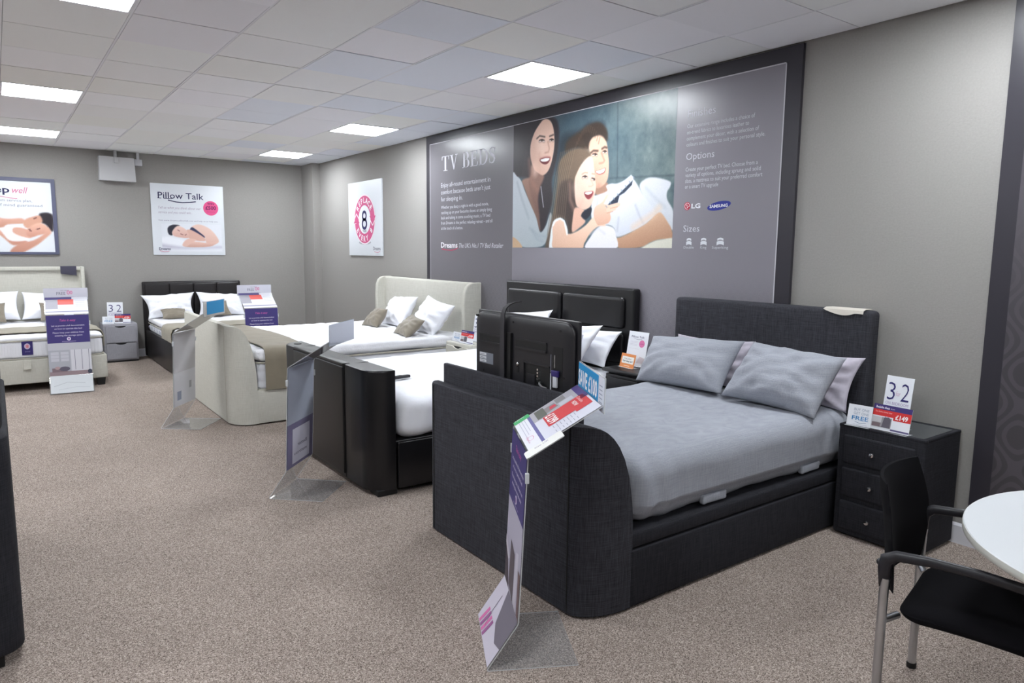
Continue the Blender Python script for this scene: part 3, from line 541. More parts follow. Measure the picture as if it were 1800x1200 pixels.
SLP = {'shirt': [(0.072, 0.628), (0.516, 0.413), (0.667, 0.338), (0.78, 0.394), (0.814, 0.587), (0.791, 0.736), (0.713, 0.788), (0.658, 0.725), (0.604, 0.599), (0.413, 0.925)], 'armtop': [(0.432, 0.168), (0.578, 0.17), (0.67, 0.193), (0.766, 0.174), (0.788, 0.231), (0.772, 0.303), (0.667, 0.331), (0.628, 0.405), (0.553, 0.41), (0.427, 0.357)], 'hair': [(0.899, 0.073), (0.935, 0.021), (0.979, 0.032), (1.002, 0.112), (0.997, 0.444), (0.974, 0.462), (0.943, 0.316), (0.914, 0.269)], 'face1': [(0.775, 0.264), (0.804, 0.181), (0.844, 0.134), (0.903, 0.096), (0.918, 0.252), (0.869, 0.328), (0.823, 0.407), (0.789, 0.393)], 'neck': [(0.698, 0.432), (0.732, 0.397), (0.798, 0.441), (0.833, 0.586), (0.817, 0.659), (0.746, 0.607), (0.7, 0.529)], 'face2': [(0.798, 0.458), (0.849, 0.33), (0.899, 0.28), (0.942, 0.332), (0.955, 0.431), (0.938, 0.531), (0.882, 0.584), (0.832, 0.636), (0.799, 0.588)], 'arm1': [(0.553, 0.41), (0.607, 0.47), (0.658, 0.693), (0.714, 0.739), (0.791, 0.726), (0.78, 0.792), (0.712, 0.836), (0.675, 0.805), (0.604, 0.599), (0.531, 0.571)], 'arm2': [(0.668, 0.99), (0.722, 0.826), (0.791, 0.752), (0.85, 0.7), (0.923, 0.548), (0.941, 0.399), (0.961, 0.381), (0.979, 0.472), (0.973, 0.545), (0.919, 0.697), (0.857, 0.848), (0.746, 1.022)], 'e1': [(0.86, 0.175), (0.875, 0.151)], 'e2': [(0.876, 0.436), (0.894, 0.418)], 'm1': [(0.819, 0.44), (0.828, 0.482)]}

cv = Canvas(420, 240, (66, 84, 94))
rs = np.random.RandomState(3)
tex = np.zeros((240, 420))
for s_, a_ in ((8, 1.0), (20, .7), (50, .5)):
    q = rs.rand(s_ + 2, s_ * 2 + 2); yy = np.linspace(0, s_, 240); xx = np.linspace(0, s_ * 2, 420); iy = yy.astype(int); ix = xx.astype(int); fy = (yy - iy)[:, None]; fx = (xx - ix)[None]
    tex += a_ * (q[iy][:, ix] * (1 - fy) * (1 - fx) + q[iy + 1][:, ix] * fy * (1 - fx) + q[iy][:, ix + 1] * (1 - fy) * fx + q[iy + 1][:, ix + 1] * fy * fx)
tex = (tex - tex.mean()) / tex.std()
mixx = np.clip((cv.X - .45) / .4, 0, 1)[..., None]
cv.a = cv.a * (1 - mixx) + np.array((98, 114, 116)) * mixx + (tex * 5)[..., None] * np.array([1.1, 1, .8]) * (.4 + mixx)
def F(k): return FAM[k]
cv.stroke(F('seamv'), .004, (52, 66, 76), 2, .7); cv.stroke(F('seamh'), .006, (50, 66, 78), 2, .6)
cv.poly(F('shadow'), (44, 54, 62), 8)
cv.poly(F('manpillow'), (208, 210, 216), 1.4, c2=(186, 192, 200), grad=(-.3, 1)); cv.stroke([(.86, .60), (.90, .66), (.96, .74)], .006, (176, 182, 192), 4, .7)
def face(key, base, dark, lights, darks, soft=1.3, g=(-.6, .8)):
    cv.poly(F(key), base, soft, c2=dark, grad=g)
    for p, w_, c, sf, op in lights + darks: cv.stroke(p, w_, c, sf, op)
def eye(k, w_=.013, iris=(60, 44, 38)):
    p = F(k); cv.stroke(p, w_, (150, 112, 100), 2.0, .6); cv.stroke(p, w_ * .55, (222, 210, 204), .8, .8)
    m_ = p[len(p) // 2]; cv.stroke([m_, (m_[0] + .001, m_[1])], w_ * .75, iris, .7); cv.stroke([(a, b - w_ * .5) for a, b in p], w_ * .4, (48, 34, 32), .8, .95)
cv.poly(F('manhair'), (62, 50, 42), 4); cv.poly(F('manneck'), (158, 122, 104), 1.8)
face('manface', (212, 172, 150), (170, 124, 104), [([(.53, .33), (.56, .32)], .05, (226, 192, 170), 9, .6), ([(.545, .50), (.552, .54)], .018, (230, 190, 166), 5, .7)], [([(.503, .34), (.508, .42), (.52, .52), (.535, .60)], .02, (150, 106, 88), 6, .5), ([(.54, .60), (.57, .61), (.60, .57)], .02, (150, 112, 96), 6, .45)])
cv.poly(F('manhair2'), (56, 46, 40), 3)
for q in range(14): a = q / 13; cv.stroke([(.45 + .14 * a, .26 - .10 * math.sin(a * PI)), (.455 + .142 * a, .22 - .10 * math.sin(a * PI))], .004, (92, 76, 64), 1.4, .6)
for k in ('mbrow1', 'mbrow2'): cv.stroke(F(k), .008, (64, 48, 42), 1.6, .9)
for k in ('meye1', 'meye2'): eye(k, .012)
cv.stroke(F('mnose'), .005, (158, 112, 94), 1.8, .8); cv.poly(F('mmouth'), (150, 84, 80), 1.2); cv.poly(F('mteeth'), (240, 237, 234), .9)
cv.poly(F('manshirt'), (220, 220, 227), 1.4, c2=(196, 200, 209), grad=(.2, 1))
for k in ('fold1', 'fold2', 'fold3'): cv.stroke(F(k), .006, (168, 172, 184), 3, .7)
cv.poly(F('manarm'), (214, 178, 150), 1.4, c2=(164, 122, 98), grad=(.3, .9)); cv.stroke([(.80, .86), (.90, .78), (.93, .74)], .02, (226, 194, 166), 6, .6); cv.poly(F('corner'), (212, 210, 196), 1.4)
cv.poly(F('momhair'), (50, 44, 48), 3)
for q in range(9): a = q / 8; cv.stroke([(.10 + .05 * a, .22 + .05 * a), (.07 + .06 * a, .42 + .04 * a), (.13 + .05 * a, .62 + .1 * a)], .003, (70, 60, 62), 1.6, .6)
cv.poly(F('momneck2'), (158, 122, 106), 2.2, c2=(104, 80, 72), grad=(0, 1))
cv.poly(F('momneck3'), (150, 114, 100), 3, c2=(112, 84, 76), grad=(0, 1))
face('momface', (226, 190, 172), (190, 144, 124), [([(.205, .17), (.22, .21)], .05, (236, 206, 190), 9, .6), ([(.165, .36), (.17, .40)], .03, (238, 202, 184), 8, .7)], [([(.125, .30), (.135, .42), (.16, .50), (.19, .54)], .018, (168, 122, 104), 6, .5), ([(.20, .26), (.205, .33)], .010, (196, 148, 130), 4, .4)])
for k in ('wbrow1', 'wbrow2'): cv.stroke(F(k), .006, (58, 44, 42), 1.4, .9)
for k in ('weye1', 'weye2'): eye(k, .013)
cv.stroke(F('wnose'), .005, (176, 128, 110), 2.0, .8); cv.poly([(a + (a - .208) * .08, b + (b - .42) * .08) for a, b in F('wmouth')], (182, 120, 112), 1.4); cv.poly(F('wmouth'), (104, 40, 44), .9); cv.poly(F('wteeth'), (242, 239, 237), .8)
cv.poly(F('momshirt'), (200, 206, 214), 1.4, c2=(160, 170, 174), grad=(.5, 1))
for k in ('mf1', 'mf2', 'mf3'): cv.stroke(F(k), .008, (150, 160, 170), 4, .7)
cv.poly(F('momarm'), (200, 168, 136), 1.4)
cv.stroke([(.215, .52), (.225, .60), (.235, .68)], .005, (206, 210, 218), 1.2, .8)
cv.poly(F('girlhair'), (116, 98, 82), 2.4, c2=(88, 74, 64), grad=(.2, 1)); cv.poly(F('girlhair2'), (58, 49, 48), 4, op=.85)
for q in range(16): a = q / 15; cv.stroke([(.345 + .10 * a, .28 - .02 * a), (.315 + .09 * a, .46), (.285 + .10 * a, .72 + .06 * a), (.265 + .10 * a, .9)], .0028, (148, 128, 106) if q % 2 else (80, 68, 58), 1.2, .55)
cv.poly(F('girlneck'), (212, 170, 150), 1.6)
face('girlface', (226, 194, 176), (200, 158, 140), [([(.455, .55), (.465, .60)], .03, (232, 196, 180), 8, .6)], [([(.415, .52), (.42, .64), (.445, .71)], .014, (200, 156, 138), 5, .5), ([(.47, .72), (.50, .66)], .012, (206, 160, 144), 5, .4)])
cv.poly(F('girltop'), (222, 226, 228), 1.2); cv.poly(F('blackthing'), (38, 40, 50), 1.4)
for k in ('gbrow1', 'gbrow2'): cv.stroke(F(k), .005, (164, 132, 116), 1.4, .8)
for k in ('geye1', 'geye2'): eye(k, .012, (74, 62, 60))
cv.stroke(F('gnose'), .005, (208, 164, 146), 1.6, .8); cv.poly([(a + (a - .487) * .08, b + (b - .605) * .1) for a, b in F('gmouth')], (214, 146, 138), 1.2); cv.poly(F('gmouth'), (128, 56, 60), .9); cv.poly(F('gteeth'), (244, 241, 239), .8)
cv.poly(F('cloth'), (220, 218, 225), 1.4); cv.stroke([(.55, .90), (.60, .86), (.64, .90)], .006, (196, 196, 208), 3, .7)
cv.poly(F('girlarm'), (232, 198, 176), 1.4, c2=(204, 164, 140), grad=(-.2, 1)); cv.poly(F('girlhand'), (230, 196, 174), 1.1, c2=(206, 162, 140), grad=(0, 1))
cv.poly(F('remlight'), (204, 210, 219), 1, smooth=False); cv.poly(F('remdark'), (42, 52, 68), 1, smooth=False)
for q in range(8):
    a = q / 7; P0 = F('remlight'); x = P0[0][0] * (1 - a) + P0[3][0] * a + .012; y = P0[0][1] * (1 - a) + P0[3][1] * a + .016
    cv.stroke([(x, y), (x + .006, y + .009)], .005, (126, 136, 152), .9, .8)
for k in ('fing1', 'fing2'): cv.stroke(F(k), .016, (228, 190, 168), 1.3)
for k in ('fl1', 'fl2'): cv.stroke(F(k), .0028, (184, 138, 118), 1.1, .8)
cv.stroke(F('strap'), .008, (234, 236, 238), 1.1)
cv.a += rs.normal(0, 2.0, cv.a.shape[:2])[..., None]
g = cv.geo((px - .0012, .382, 1.609), (0, -2.06, 0), (0, 0, 1.175))
o = t.part('family_photo', g, M['photo'], smooth=False, label='printed photo of a smiling woman, girl and man with a remote control'); cv.paint(o.data)

# second graphic at the right edge
t = T('wall_mural', 'dark bordered wall graphic with damask pattern at the right edge of the picture', 'wall graphic', (WX, -5.4, 0))
t.part('border_board', G().box(WX - .025, WX, -7.2, -3.83, .16, CEIL - .012), M['border'], smooth=False)
t.part('patterned_print', G().box(WX - .0275, WX - .025, -7.08, -3.925, .16, 2.8), M['graphic2'], smooth=False)
#second board is larger, its own teal picture continues out of the frame

# ------------------------------------------------------------------ posters
# round "replace every 8" board
t = T('wall_poster', 'white board with a pink ring reading REPLACE EVERY 8 on the right wall', 'poster', (XR, 3.885, 1.49))
t.part('board', G().soft(XR - .02, XR, 3.34, 4.43, 1.488, 2.508, .003), mat('board_white', (218, 222, 228), .4), smooth=True)
sh = Sheet((XR - .02, 3.885, 1.985), (0, -1, 0), (0, 0, 1)); pk = (206, 92, 138)
sh.ell(.0, -.315, .2, .03, (176, 176, 184), 1); sh.ell(0, 0, .345, .345, (236, 222, 230), 2)
sh.ring(0, 0, .325, .325, .13, pk, 3, 8, 186, 40); sh.ring(0, 0, .325, .325, .13, pk, 3, 190, 366, 40)
sh.poly([(.165, .045), (.36, .045), (.262, -.06)], pk, 4); sh.poly([(-.165, -.045), (-.36, -.045), (-.262, .06)], pk, 4)
sh.line([(.15, .02), (.262, -.085), (.375, .02)], .018, (236, 226, 232), 5); sh.line([(-.15, -.02), (-.262, .085), (-.375, -.02)], .018, (236, 226, 232), 5)
sh.ell(0, 0, .195, .195, (228, 230, 236), 3)
for k, ch in enumerate('REPLACE'):
    a = math.radians(143 - k * 17.8); sh.text(ch, .228 * math.cos(a), .228 * math.sin(a), .075, (240, 232, 238), al='c', bold=.03, lay=6, rot=a - PI / 2)
for k, ch in enumerate('EVERY 8'):
    a = math.radians(214 + k * 18.5); sh.text(ch, .3 * math.cos(a), .3 * math.sin(a), .075, (240, 232, 238), al='c', bold=.03, lay=6, rot=a + PI / 2)
nv = (44, 42, 92)
sh.ring(0, .052, .078, .072, .036, nv, 6); sh.ring(0, -.06, .088, .08, .038, nv, 6)
sh.text('YEARS', 0, -.175, .034, (110, 112, 130), al='c', lay=6)
t.part('ring_print', sh.g, sh.ms, smooth=False, label='pink circular arrows around a navy figure 8')
sh = Sheet((XR - .02, 3.885, 1.985), (0, -1, 0), (0, 0, 1)); sh.text('Dreams', .27, -.42, .05, (60, 56, 84), w=.22); sh.line([(.3, -.44), (.4, -.452), (.48, -.436)], .006, (200, 80, 120), 2); sh.rect(.33, -.475, .46, -.468, (190, 190, 200), 2)
t.part('shop_logo', sh.g, sh.ms, smooth=False)

# "Pillow Talk"
t = T('wall_poster', 'white Pillow Talk poster with pink disc and sleeping woman on back wall', 'poster', (2.235, YB, 1.47))
t.part('board', G().soft(1.735, 2.73, YB - .015, YB, 1.468, 2.492, .003), mat('board_white', (218, 222, 228), .4), smooth=True)
sh = Sheet((1.735, YB - .015, 1.468), (1, 0, 0), (0, 0, 1)); nv = (44, 44, 84)
sh.text('Pillow Talk', .095, .815, .092, nv, w=.62, bold=.006)
for uu, ww in ((.095, .05), (.175, .04), (.21, .04), (.245, .04)): sh.rect(uu - .006, .81, uu + ww - .006, .818, nv, 2)
sh.line([(.23, .79), (.33, .768), (.42, .762), (.52, .77), (.6, .782)], .014, nv, 2)
sh.text('Tell us what you think about our', .09, .665, .038, (170, 158, 176), w=.58, shear=.3); sh.text('service and you could win...', .09, .6, .038, (170, 158, 176), w=.46, shear=.3)
sh.ell(.81, .695, .107, .107, (224, 88, 140), 1); sh.text('WIN', .81, .745, .034, (120, 30, 90), al='c', bold=.02); sh.text('\u00a3500', .81, .675, .055, (120, 30, 90), w=.15, al='c', bold=.03); sh.rect(.75, .64, .87, .645, (180, 50, 110), 2)
sh.text('Visit www.dreams-pillowtalk.com and help us to help you.', .085, .49, .022, (150, 146, 168), w=.82)
sh.text('Dreams', .075, .07, .04, nv, w=.155, bold=.015, lay=6); sh.line([(.085, .058), (.15, .048), (.21, .055)], .005, (200, 80, 120), 6); sh.rect(.1, .03, .2, .035, (180, 182, 196), 2)
t.part('lettering', sh.g, sh.ms, smooth=False)
cv = Canvas(96, 46, (222, 225, 232)); F = lambda k: PTK[k]
cv.poly(F('pillow'), (232, 234, 240), 2); cv.poly(F('shade'), (190, 188, 204), 3)
cv.poly(F('upper'), (228, 196, 184), .8, c2=(204, 160, 146), grad=(-.4, 1)); cv.poly(F('navy'), (48, 50, 82), .7); cv.poly(F('neck'), (214, 172, 158), .8)
cv.poly(F('hair'), (42, 42, 54), .8); cv.poly(F('face'), (232, 200, 190), .8, c2=(212, 170, 158), grad=(0, 1)); cv.poly(F('forearm'), (226, 190, 176), .8, c2=(200, 154, 140), grad=(0, 1)); cv.poly(F('hand'), (222, 184, 170), .8)
for k in ('eye1', 'eye2', 'mouth'): cv.stroke(F(k), .01, (120, 70, 74), .7)
o = t.part('woman_photo', cv.geo((1.855, YB - .0165, 1.52), (.83, 0, 0), (0, 0, .4)), M['photo'], smooth=False, label='printed photo of a sleeping woman'); cv.paint(o.data)

# "Sleep well", cut by the left edge of the picture
t = T('framed_poster', 'navy framed poster with pink word well and a sleeping couple', 'poster', (-.2, YB, 1.47))
g = G(); X0, X1, Z0, Z1 = -1.0, .583, 1.468, 2.462; w = .045
for q in ((X0, X1, Z1 - w, Z1), (X0, X1, Z0, Z0 + w * .7), (X0, X0 + w, Z0 + w * .7, Z1 - w), (X1 - w, X1, Z0 + w * .7, Z1 - w)): g.box(q[0], q[1], YB - .028, YB, q[2], q[3])
t.part('frame', g, mat('navy_frame', (82, 84, 108), .45), smooth=False)
t.part('board', G().box(X0 + .03, X1 - .03, YB - .015, YB, Z0 + .02, Z1 - .03), mat('board_white', (218, 222, 228), .4), smooth=False)
sh = Sheet((0, YB - .015, 0), (1, 0, 0), (0, 0, 1))
sh.text('Sleep', .086, 2.262, .085, nv, w=.36, al='r', bold=.02); sh.text('well', .112, 2.262, .085, (206, 120, 152), w=.17, shear=.3, bold=.004)
sh.line([(-.35, 2.2), (-.2, 2.215), (0, 2.21), (.08, 2.195), (.16, 2.192)], .008, (206, 120, 152), 2)
sh.text('with a mattress and bedroom service plan,', .32, 2.15, .036, (130, 132, 150), w=.95, al='r'); sh.text('for complete peace of mind guaranteed', .43, 2.09, .036, (130, 132, 150), w=1.0, al='r')
t.part('lettering', sh.g, sh.ms, smooth=False)
cv = Canvas(110, 44, (218, 221, 226)); F = lambda k: SLP[k]
cv.poly(F('shirt'), (232, 234, 238), 1.5); cv.poly(F('armtop'), (214, 166, 148), .8, c2=(190, 138, 118), grad=(0, 1)); cv.poly(F('hair'), (42, 36, 42), 1); cv.poly(F('face1'), (206, 156, 134), .8); cv.poly(F('neck'), (208, 160, 142), .8); cv.poly(F('face2'), (224, 178, 158), .8, c2=(196, 140, 122), grad=(0, 1))
cv.poly(F('arm1'), (214, 164, 144), .8, c2=(186, 132, 114), grad=(0, 1)); cv.poly(F('arm2'), (218, 168, 148), .8, c2=(184, 130, 112), grad=(0, 1))
for k in ('e1', 'e2', 'm1'): cv.stroke(F(k), .008, (90, 50, 52), .7)
o = t.part('couple_photo', cv.geo((X0 + w, YB - .0165, Z0 + .033), (X1 - X0 - 2 * w, 0, 0), (0, 0, .53)), M['photo'], smooth=False, label='printed photo of a sleeping couple'); cv.paint(o.data)

# white box hung under the ceiling, two conduits
t = T('wall_box', 'large white service box hanging on a conduit under the ceiling', 'service box', (1.32, YB, 2.47))
g = G(); g.loft([[(1.10, y, 2.485 + dz), (1.545, y, 2.478 + dz), (1.535, y, 2.80 + dz), (1.108, y, 2.805 + dz)] for y, dz in ((YB, 0), (YB - .14, 0))]); t.part('case', g, M['box_white'], smooth=False)
t.part('conduit', G().tube([(1.313, YB - .06, 2.78), (1.313, YB - .06, CEIL)], .022, 12), M['box_white'])
t.part('clamp', G().soft(1.285, 1.34, YB - .16, YB - .13, 2.72, 2.80, .01), M['box_white'])
t = T('junction_box', 'small white junction box on its own conduit right of the large one', 'junction box', (1.6, YB, 2.7))
t.part('case', G().soft(1.55, 1.645, YB - .06, YB, 2.712, 2.80, .006), M['skirting']); t.part('conduit', G().box(1.58, 1.615, YB - .04, YB, 2.8, CEIL), M['skirting'], smooth=False)
# ================================================================== BEDS
def nz(p, s, a, seed=0): return noise.noise(Vector((p[0] * s + seed * 13.1, p[1] * s + seed * 7.7, p[2] * s + seed * 3.3))) * a
def foot_body(xf, xb, yc, half, endr, ztop, zin, dx, rounded=True, z0=0.012, xs=.04):
    """footboard body: front face at x=xf, back at xb, flat for |y-yc|<half then rounding over endr; top curves down to zin"""
    secs = []; ys = []
    for k in range(13): ys.append(-half - endr * math.cos(PI / 2 * k / 12))
    ys = ys + [-y for y in ys[::-1]]
    for y in ys:
        e = max(0, (abs(y) - half) / endr); x0 = xf + dx * (1 - math.sqrt(max(0, 1 - e * e)))
        pts = [(x0, z0)]
        def zt(x):
            if not rounded: return ztop
            t = max(0, (x - xf - xs) / (xb - xf - xs)); return zin + (ztop - zin) * math.sqrt(max(0, 1 - t ** 2.1))
        n = 14; x0 = min(x0, xb - .004)
        for q in range(n + 1):
            f = q / n; f = 1 - (1 - f) ** 1.8; x = x0 + (xb - x0) * f; z = zt(x)
            if q == 0: pts.append((x, z - .014)); pts.append((x + .003, z - .004))
            else: pts.append((x, z))
        pts.append((xb, z0)); secs.append([(a, yc + y, b) for a, b in pts])
    return G().loft(secs)
def mattress_geo(x0, x1, y0, y1, z0, z1, r=.07, seed=0, amp=.006, seg=(60, 44, 6), quilt=0.0, rz=None):
    def fn(p, n):
        a = nz(p, 3, amp, seed) + nz(p, 9, amp * .5, seed)
        if quilt and n.z > .3: a += quilt * (abs(math.sin(p.x * 24 + nz(p, 4, .8, 5))) * abs(math.sin(p.y * 24 + nz(p, 4, .8, 9)))) ** .5
        return p + n * a
    return G().soft(x0, x1, y0, y1, z0, z1, (r, r, rz or r), seg, fn, k=5)
def pillow_geo(TL, TR, BR, BL, th, seed=0, pinch=.05, wr=.012, n=26, lump=0.0):
    TL, TR, BR, BL = map(Vector, (TL, TR, BR, BL)); N = ((TR - BL).cross(TL - BR)).normalized(); C = (TL + TR + BR + BL) / 4
    g = G(); vs = []; idx = {}
    def pt(i, j, sgn):
        key = (i, j, 0 if i in (0, n) or j in (0, n) else sgn)
        if key in idx: return idx[key]
        u = .5 - .5 * math.cos(PI * i / n); v = .5 - .5 * math.cos(PI * j / n); u = .5 * u + .5 * i / n; v = .5 * v + .5 * j / n
        uu = u + (.5 - u) * pinch * 2 * (1 - (2 * v - 1) ** 2) ** 1.0 * abs(2 * u - 1) ** 2; vv = v + (.5 - v) * pinch * 2.4 * (1 - (2 * u - 1) ** 2) * abs(2 * v - 1) ** 2
        P = (BL * (1 - uu) + BR * uu) * (1 - vv) + (TL * (1 - uu) + TR * uu) * vv
        h = max(0, (1 - abs(2 * u - 1) ** 2.6)) ** .58 * max(0, (1 - abs(2 * v - 1) ** 2.6)) ** .58
        a = math.atan2(v - .5, u - .5); rr = math.hypot(u - .5, v - .5)
        w = math.sin(a * 11 + seed + 3 * noise.noise(Vector((u * 3, v * 3, seed)))) * wr * min(1, rr * 1.6) * (1 - abs(2 * u - 1) ** 6) * (1 - abs(2 * v - 1) ** 6)
        w += noise.noise(Vector((u * 3.2 + v * 2 + seed, v * 7 - u * 3, seed * 2.1))) * wr * 1.7 * h + noise.noise(Vector((u * 13 + v * 6 + seed, v * 9, seed))) * wr * .6 * h
        P = P + N * (sgn * (th / 2 * h) + w * (1 if sgn > 0 else .3)) - Vector((0, 0, lump * h))
        idx[key] = len(vs); vs.append(tuple(P)); return idx[key]
    fs = []
    for i in range(n):
        for j in range(n):
            fs.append((pt(i, j, 1), pt(i + 1, j, 1), pt(i + 1, j + 1, 1), pt(i, j + 1, 1))); fs.append((pt(i, j, -1), pt(i, j + 1, -1), pt(i + 1, j + 1, -1), pt(i + 1, j, -1)))
    return g.add(vs, fs)
def pillow(label, corners, th, m, seed, group, name='pillow', cat='pillow', pinch=.05, wr=.012, loc=None):
    if cat == 'cushion': wr = .006
    g = pillow_geo(*corners, th, seed, pinch, wr); b = np.array(g.v); loc = (float(b[:, 0].mean()), float(b[:, 1].mean()), float(b[:, 2].min()))
    return single(name, label, cat, g, m, loc, group=group, angle=180)
def cloth_drape(x0, x1, prof, th=.006, seed=0, amp=.006, nx=16, fold=0.0, wob=0.0):
    """cloth running over profile [(y,z)...] between x0 and x1"""
    P = [Vector((0, a, b)) for a, b in prof]; pts = []
    for a, b in zip(P[:-1], P[1:]):
        L = (b - a).length; k = max(1, int(L / .035))
        for q in range(k): pts.append(a + (b - a) * q / k)
    pts.append(P[-1]); g = G(); top = []; bot = []
    for i, p in enumerate(pts):
        t = (pts[min(i + 1, len(pts) - 1)] - pts[max(i - 1, 0)]).normalized(); n = Vector((0, -t.z, t.y))
        if i < len(pts) // 2 and n.y > 0.5: n = -n
        s = i / (len(pts) - 1); rt = []; rb = []
        for k in range(nx + 1):
            f = k / nx; xx = x0 + (x1 - x0) * f + wob * math.sin(s * 9 + seed) * (1 if k == nx else 0); q = Vector((xx, p.y, p.z))
            q2 = q + n * (abs(nz(q, 7, amp, seed)) + abs(nz(q, 18, amp * .5, seed)) + fold * math.sin(f * 14 + seed) ** 2 + .002); rt.append(tuple(q2 + n * th)); rb.append(tuple(q2))
        top.append(rt); bot.append(rb[::-1])
    return g.loft([a + b for a, b in zip(top, bot)])
def seam(g, pts, r=.0025, n=6): return g.tube(pts, r, n)

# ---- bed A : charcoal woven TV bed, nearest -----------------------------------------------------
Y0, Y1 = -3.268, -1.862; YC = (Y0 + Y1) / 2
t = T('tv_bed', 'charcoal woven fabric TV bed nearest the camera with raised television', 'bed', (2.9, YC, 0))
t.part('footboard', foot_body(1.79, 2.058, YC, .575, .125, .853, .345, .235), M['charcoal'], angle=50)
for y in (-3.14, -1.99): t.part('seam', seam(G(), [(1.7885, y, .02), (1.7885, y, .84)]), M['black'])
t.part('television_lid', G().soft(1.872, 1.9, -3.11, -1.955, .72, .952, .008, k=3), M['charcoal'], label='upright flap raised in front of the television')
for y, n_ in ((Y0 + .012, 0), (Y1 - .012, 1)):
    s = 1 if n_ == 0 else -1
    g = G().soft(2.05, 3.95, y - .012 if s > 0 else y - .03, y + .03 if s > 0 else y + .012, .012, .275, .012, k=3); t.part('side_panel', g, M['charcoal_dark'])
t.part('mattress_frame', G().soft(2.05, 3.95, Y0 + .004, Y1 - .004, .281, .352, .014, k=3), M['charcoal_dark'], label='upper rail that lifts with the mattress')
def hb1(p, n):
    if n.x < -.6:
        d = 0
        for yy in (-3.03, -2.8, -2.56, -2.32, -2.09): d -= .009 * math.exp(-((p.y - yy) / .012) ** 2) * min(1, max(0, (1.22 - p.z) / .03)) * (.4 + .6 * math.exp(-((p.z - 1.05) / .12) ** 2))
        return p + Vector((-d, 0, 0))
    return p
t.part('headboard', G().soft(3.935, 4.05, -3.29, -1.828, .012, 1.25, .028, (2, 90, 16), hb1, k=4), M['charcoal'], angle=180)
for x in (1.95, 3.9):
    for y in (Y0 + .06, Y1 - .06): t.part('foot', G().lathe([(.025, 0), (.025, .014)], (x, y, 0), 14), M['black'])

def duv(p, n):
    a = nz(p, 2.2, .012, 3) + nz(p, 6, .006, 4)
    side = max(0, -n.y)
    if n.z > .2: a += nz((p.x * 1.0, p.y * 3.0, 0), 5, .005, 6)
    a += side * (.006 * math.sin(p.x * 38 + 4 * nz(p, 5, 1, 2)) * max(0, 1 - abs(p.x - 3.72) / .3) + .009 * math.sin(p.x * 45 + p.z * 9) * max(0, 1 - abs(p.x - 2.2) / .3))
    q = p + n * a
    if p.z < .40: q.z += nz((p.x, 0, 0), 6, .012, 8)
    if p.z < .44: q.y += .02 * side
    return q
t = T('mattress', 'mattress in a tight pale grey sheet on the nearest charcoal bed', 'mattress', (2.95, YC, .35))
t.part('fitted_sheet', G().soft(2.075, 3.93, Y0 + .018, Y1 - .018, .352, .672, (.11, .11, .095), (110, 70, 12), duv, k=7), M['grey_sheet'], angle=180)
for x in (2.66, 3.5):
    g = G().soft(x - .09, x + .09, Y0 + .030, Y0 + .06, .366, .412, (.012, .008, .012), (6, 2, 3), lambda p, n: p + n * nz(p, 20, .004, 2), k=4); t.part('carry_handle', g, M['grey_sheet'], angle=180, label='fabric handle showing at the side of the mattress')
gp = 'pillows on the nearest charcoal bed'
pillow('pale pillow standing behind the left grey pillow on the nearest charcoal bed', [(3.90, -1.90, .985), (3.90, -2.56, 1.0), (3.78, -2.54, .68), (3.78, -1.93, .67)], .07, M['flower_sheet'], 3, gp)
pillow('lilac-white pillow showing behind the right grey pillow, by the bedside chest', [(3.905, -2.66, .985), (3.89, -3.30, .985), (3.78, -3.265, .67), (3.78, -2.66, .68)], .08, M['flower_sheet'], 5, gp)
pillow('left grey pillow at the front on the nearest charcoal bed', [(3.745, -1.80, .97), (3.765, -2.575, 1.012), (3.50, -2.60, .70), (3.50, -1.87, .675)], .23, M['grey_sheet'], 1.4, gp, pinch=.035)
pillow('right grey pillow at the front on the nearest charcoal bed', [(3.735, -2.66, 1.022), (3.71, -3.285, .998), (3.48, -3.25, .672), (3.48, -2.62, .70)], .25, M['grey_sheet'], 8.2, gp, pinch=.035, wr=.016)
# fabric sample on headboard
g = G(); nx = 14; top = []; 
for k in range(nx + 1):
    f = k / nx; y = -3.0 - .245 * f; front = 1.262 - .006 - .045 * math.sin(min(1, f * 1.25) * PI * .92) ** .7 * (.4 + .6 * f)
    top.append([(4.03, y, 1.2545), (3.96, y, 1.256), (3.932, y, 1.248), (3.927, y, front - .008), (3.925, y, front - .008), (3.929, y, 1.2505), (3.96, y, 1.2595), (4.03, y, 1.2575)])
g.loft(top); single('fabric_swatch', 'cream fabric swatch draped over the right top of the charcoal headboard', 'fabric sample', g, M['swatch_cream'], (3.95, -3.12, 1.25))

# ---- television -------------------------------------------------------------------------------
t = T('television', 'black flat television seen from behind, raised out of the nearest bed', 'television', (1.965, -2.555, .72))
TX = 1.955
t.part('screen_bezel', G().soft(1.985, 2.005, -2.965, -2.142, .775, 1.265, .006), M['plastic'])
t.part('back_cover', G().soft(TX, 1.987, -2.958, -2.149, .785, 1.258, (.03, .07, .06), (1, 4, 4), k=6), M['plastic'], angle=60)
for a, b, z in ((-2.4, -2.205, 1.125), (-2.775, -2.53, 1.13)):
    g = G(); g.box(TX - .006, TX, a, b, z + .012, z + .02); g.box(TX - .009, TX, a, b, z - .03, z - .02); g.box(TX - .003, TX, a, b, z - .02, z + .012, 1); t.part('vent', g, [M['plastic'], M['plastic_dk']], smooth=False)
g = G(); g.box(TX - .004, TX, -2.50, -2.445, .80, 1.17, 0); g.box(TX - .012, TX - .004, -2.497, -2.487, .80, 1.17, 0); t.part('mount_channel', g, [M['plastic_dk']], smooth=False)
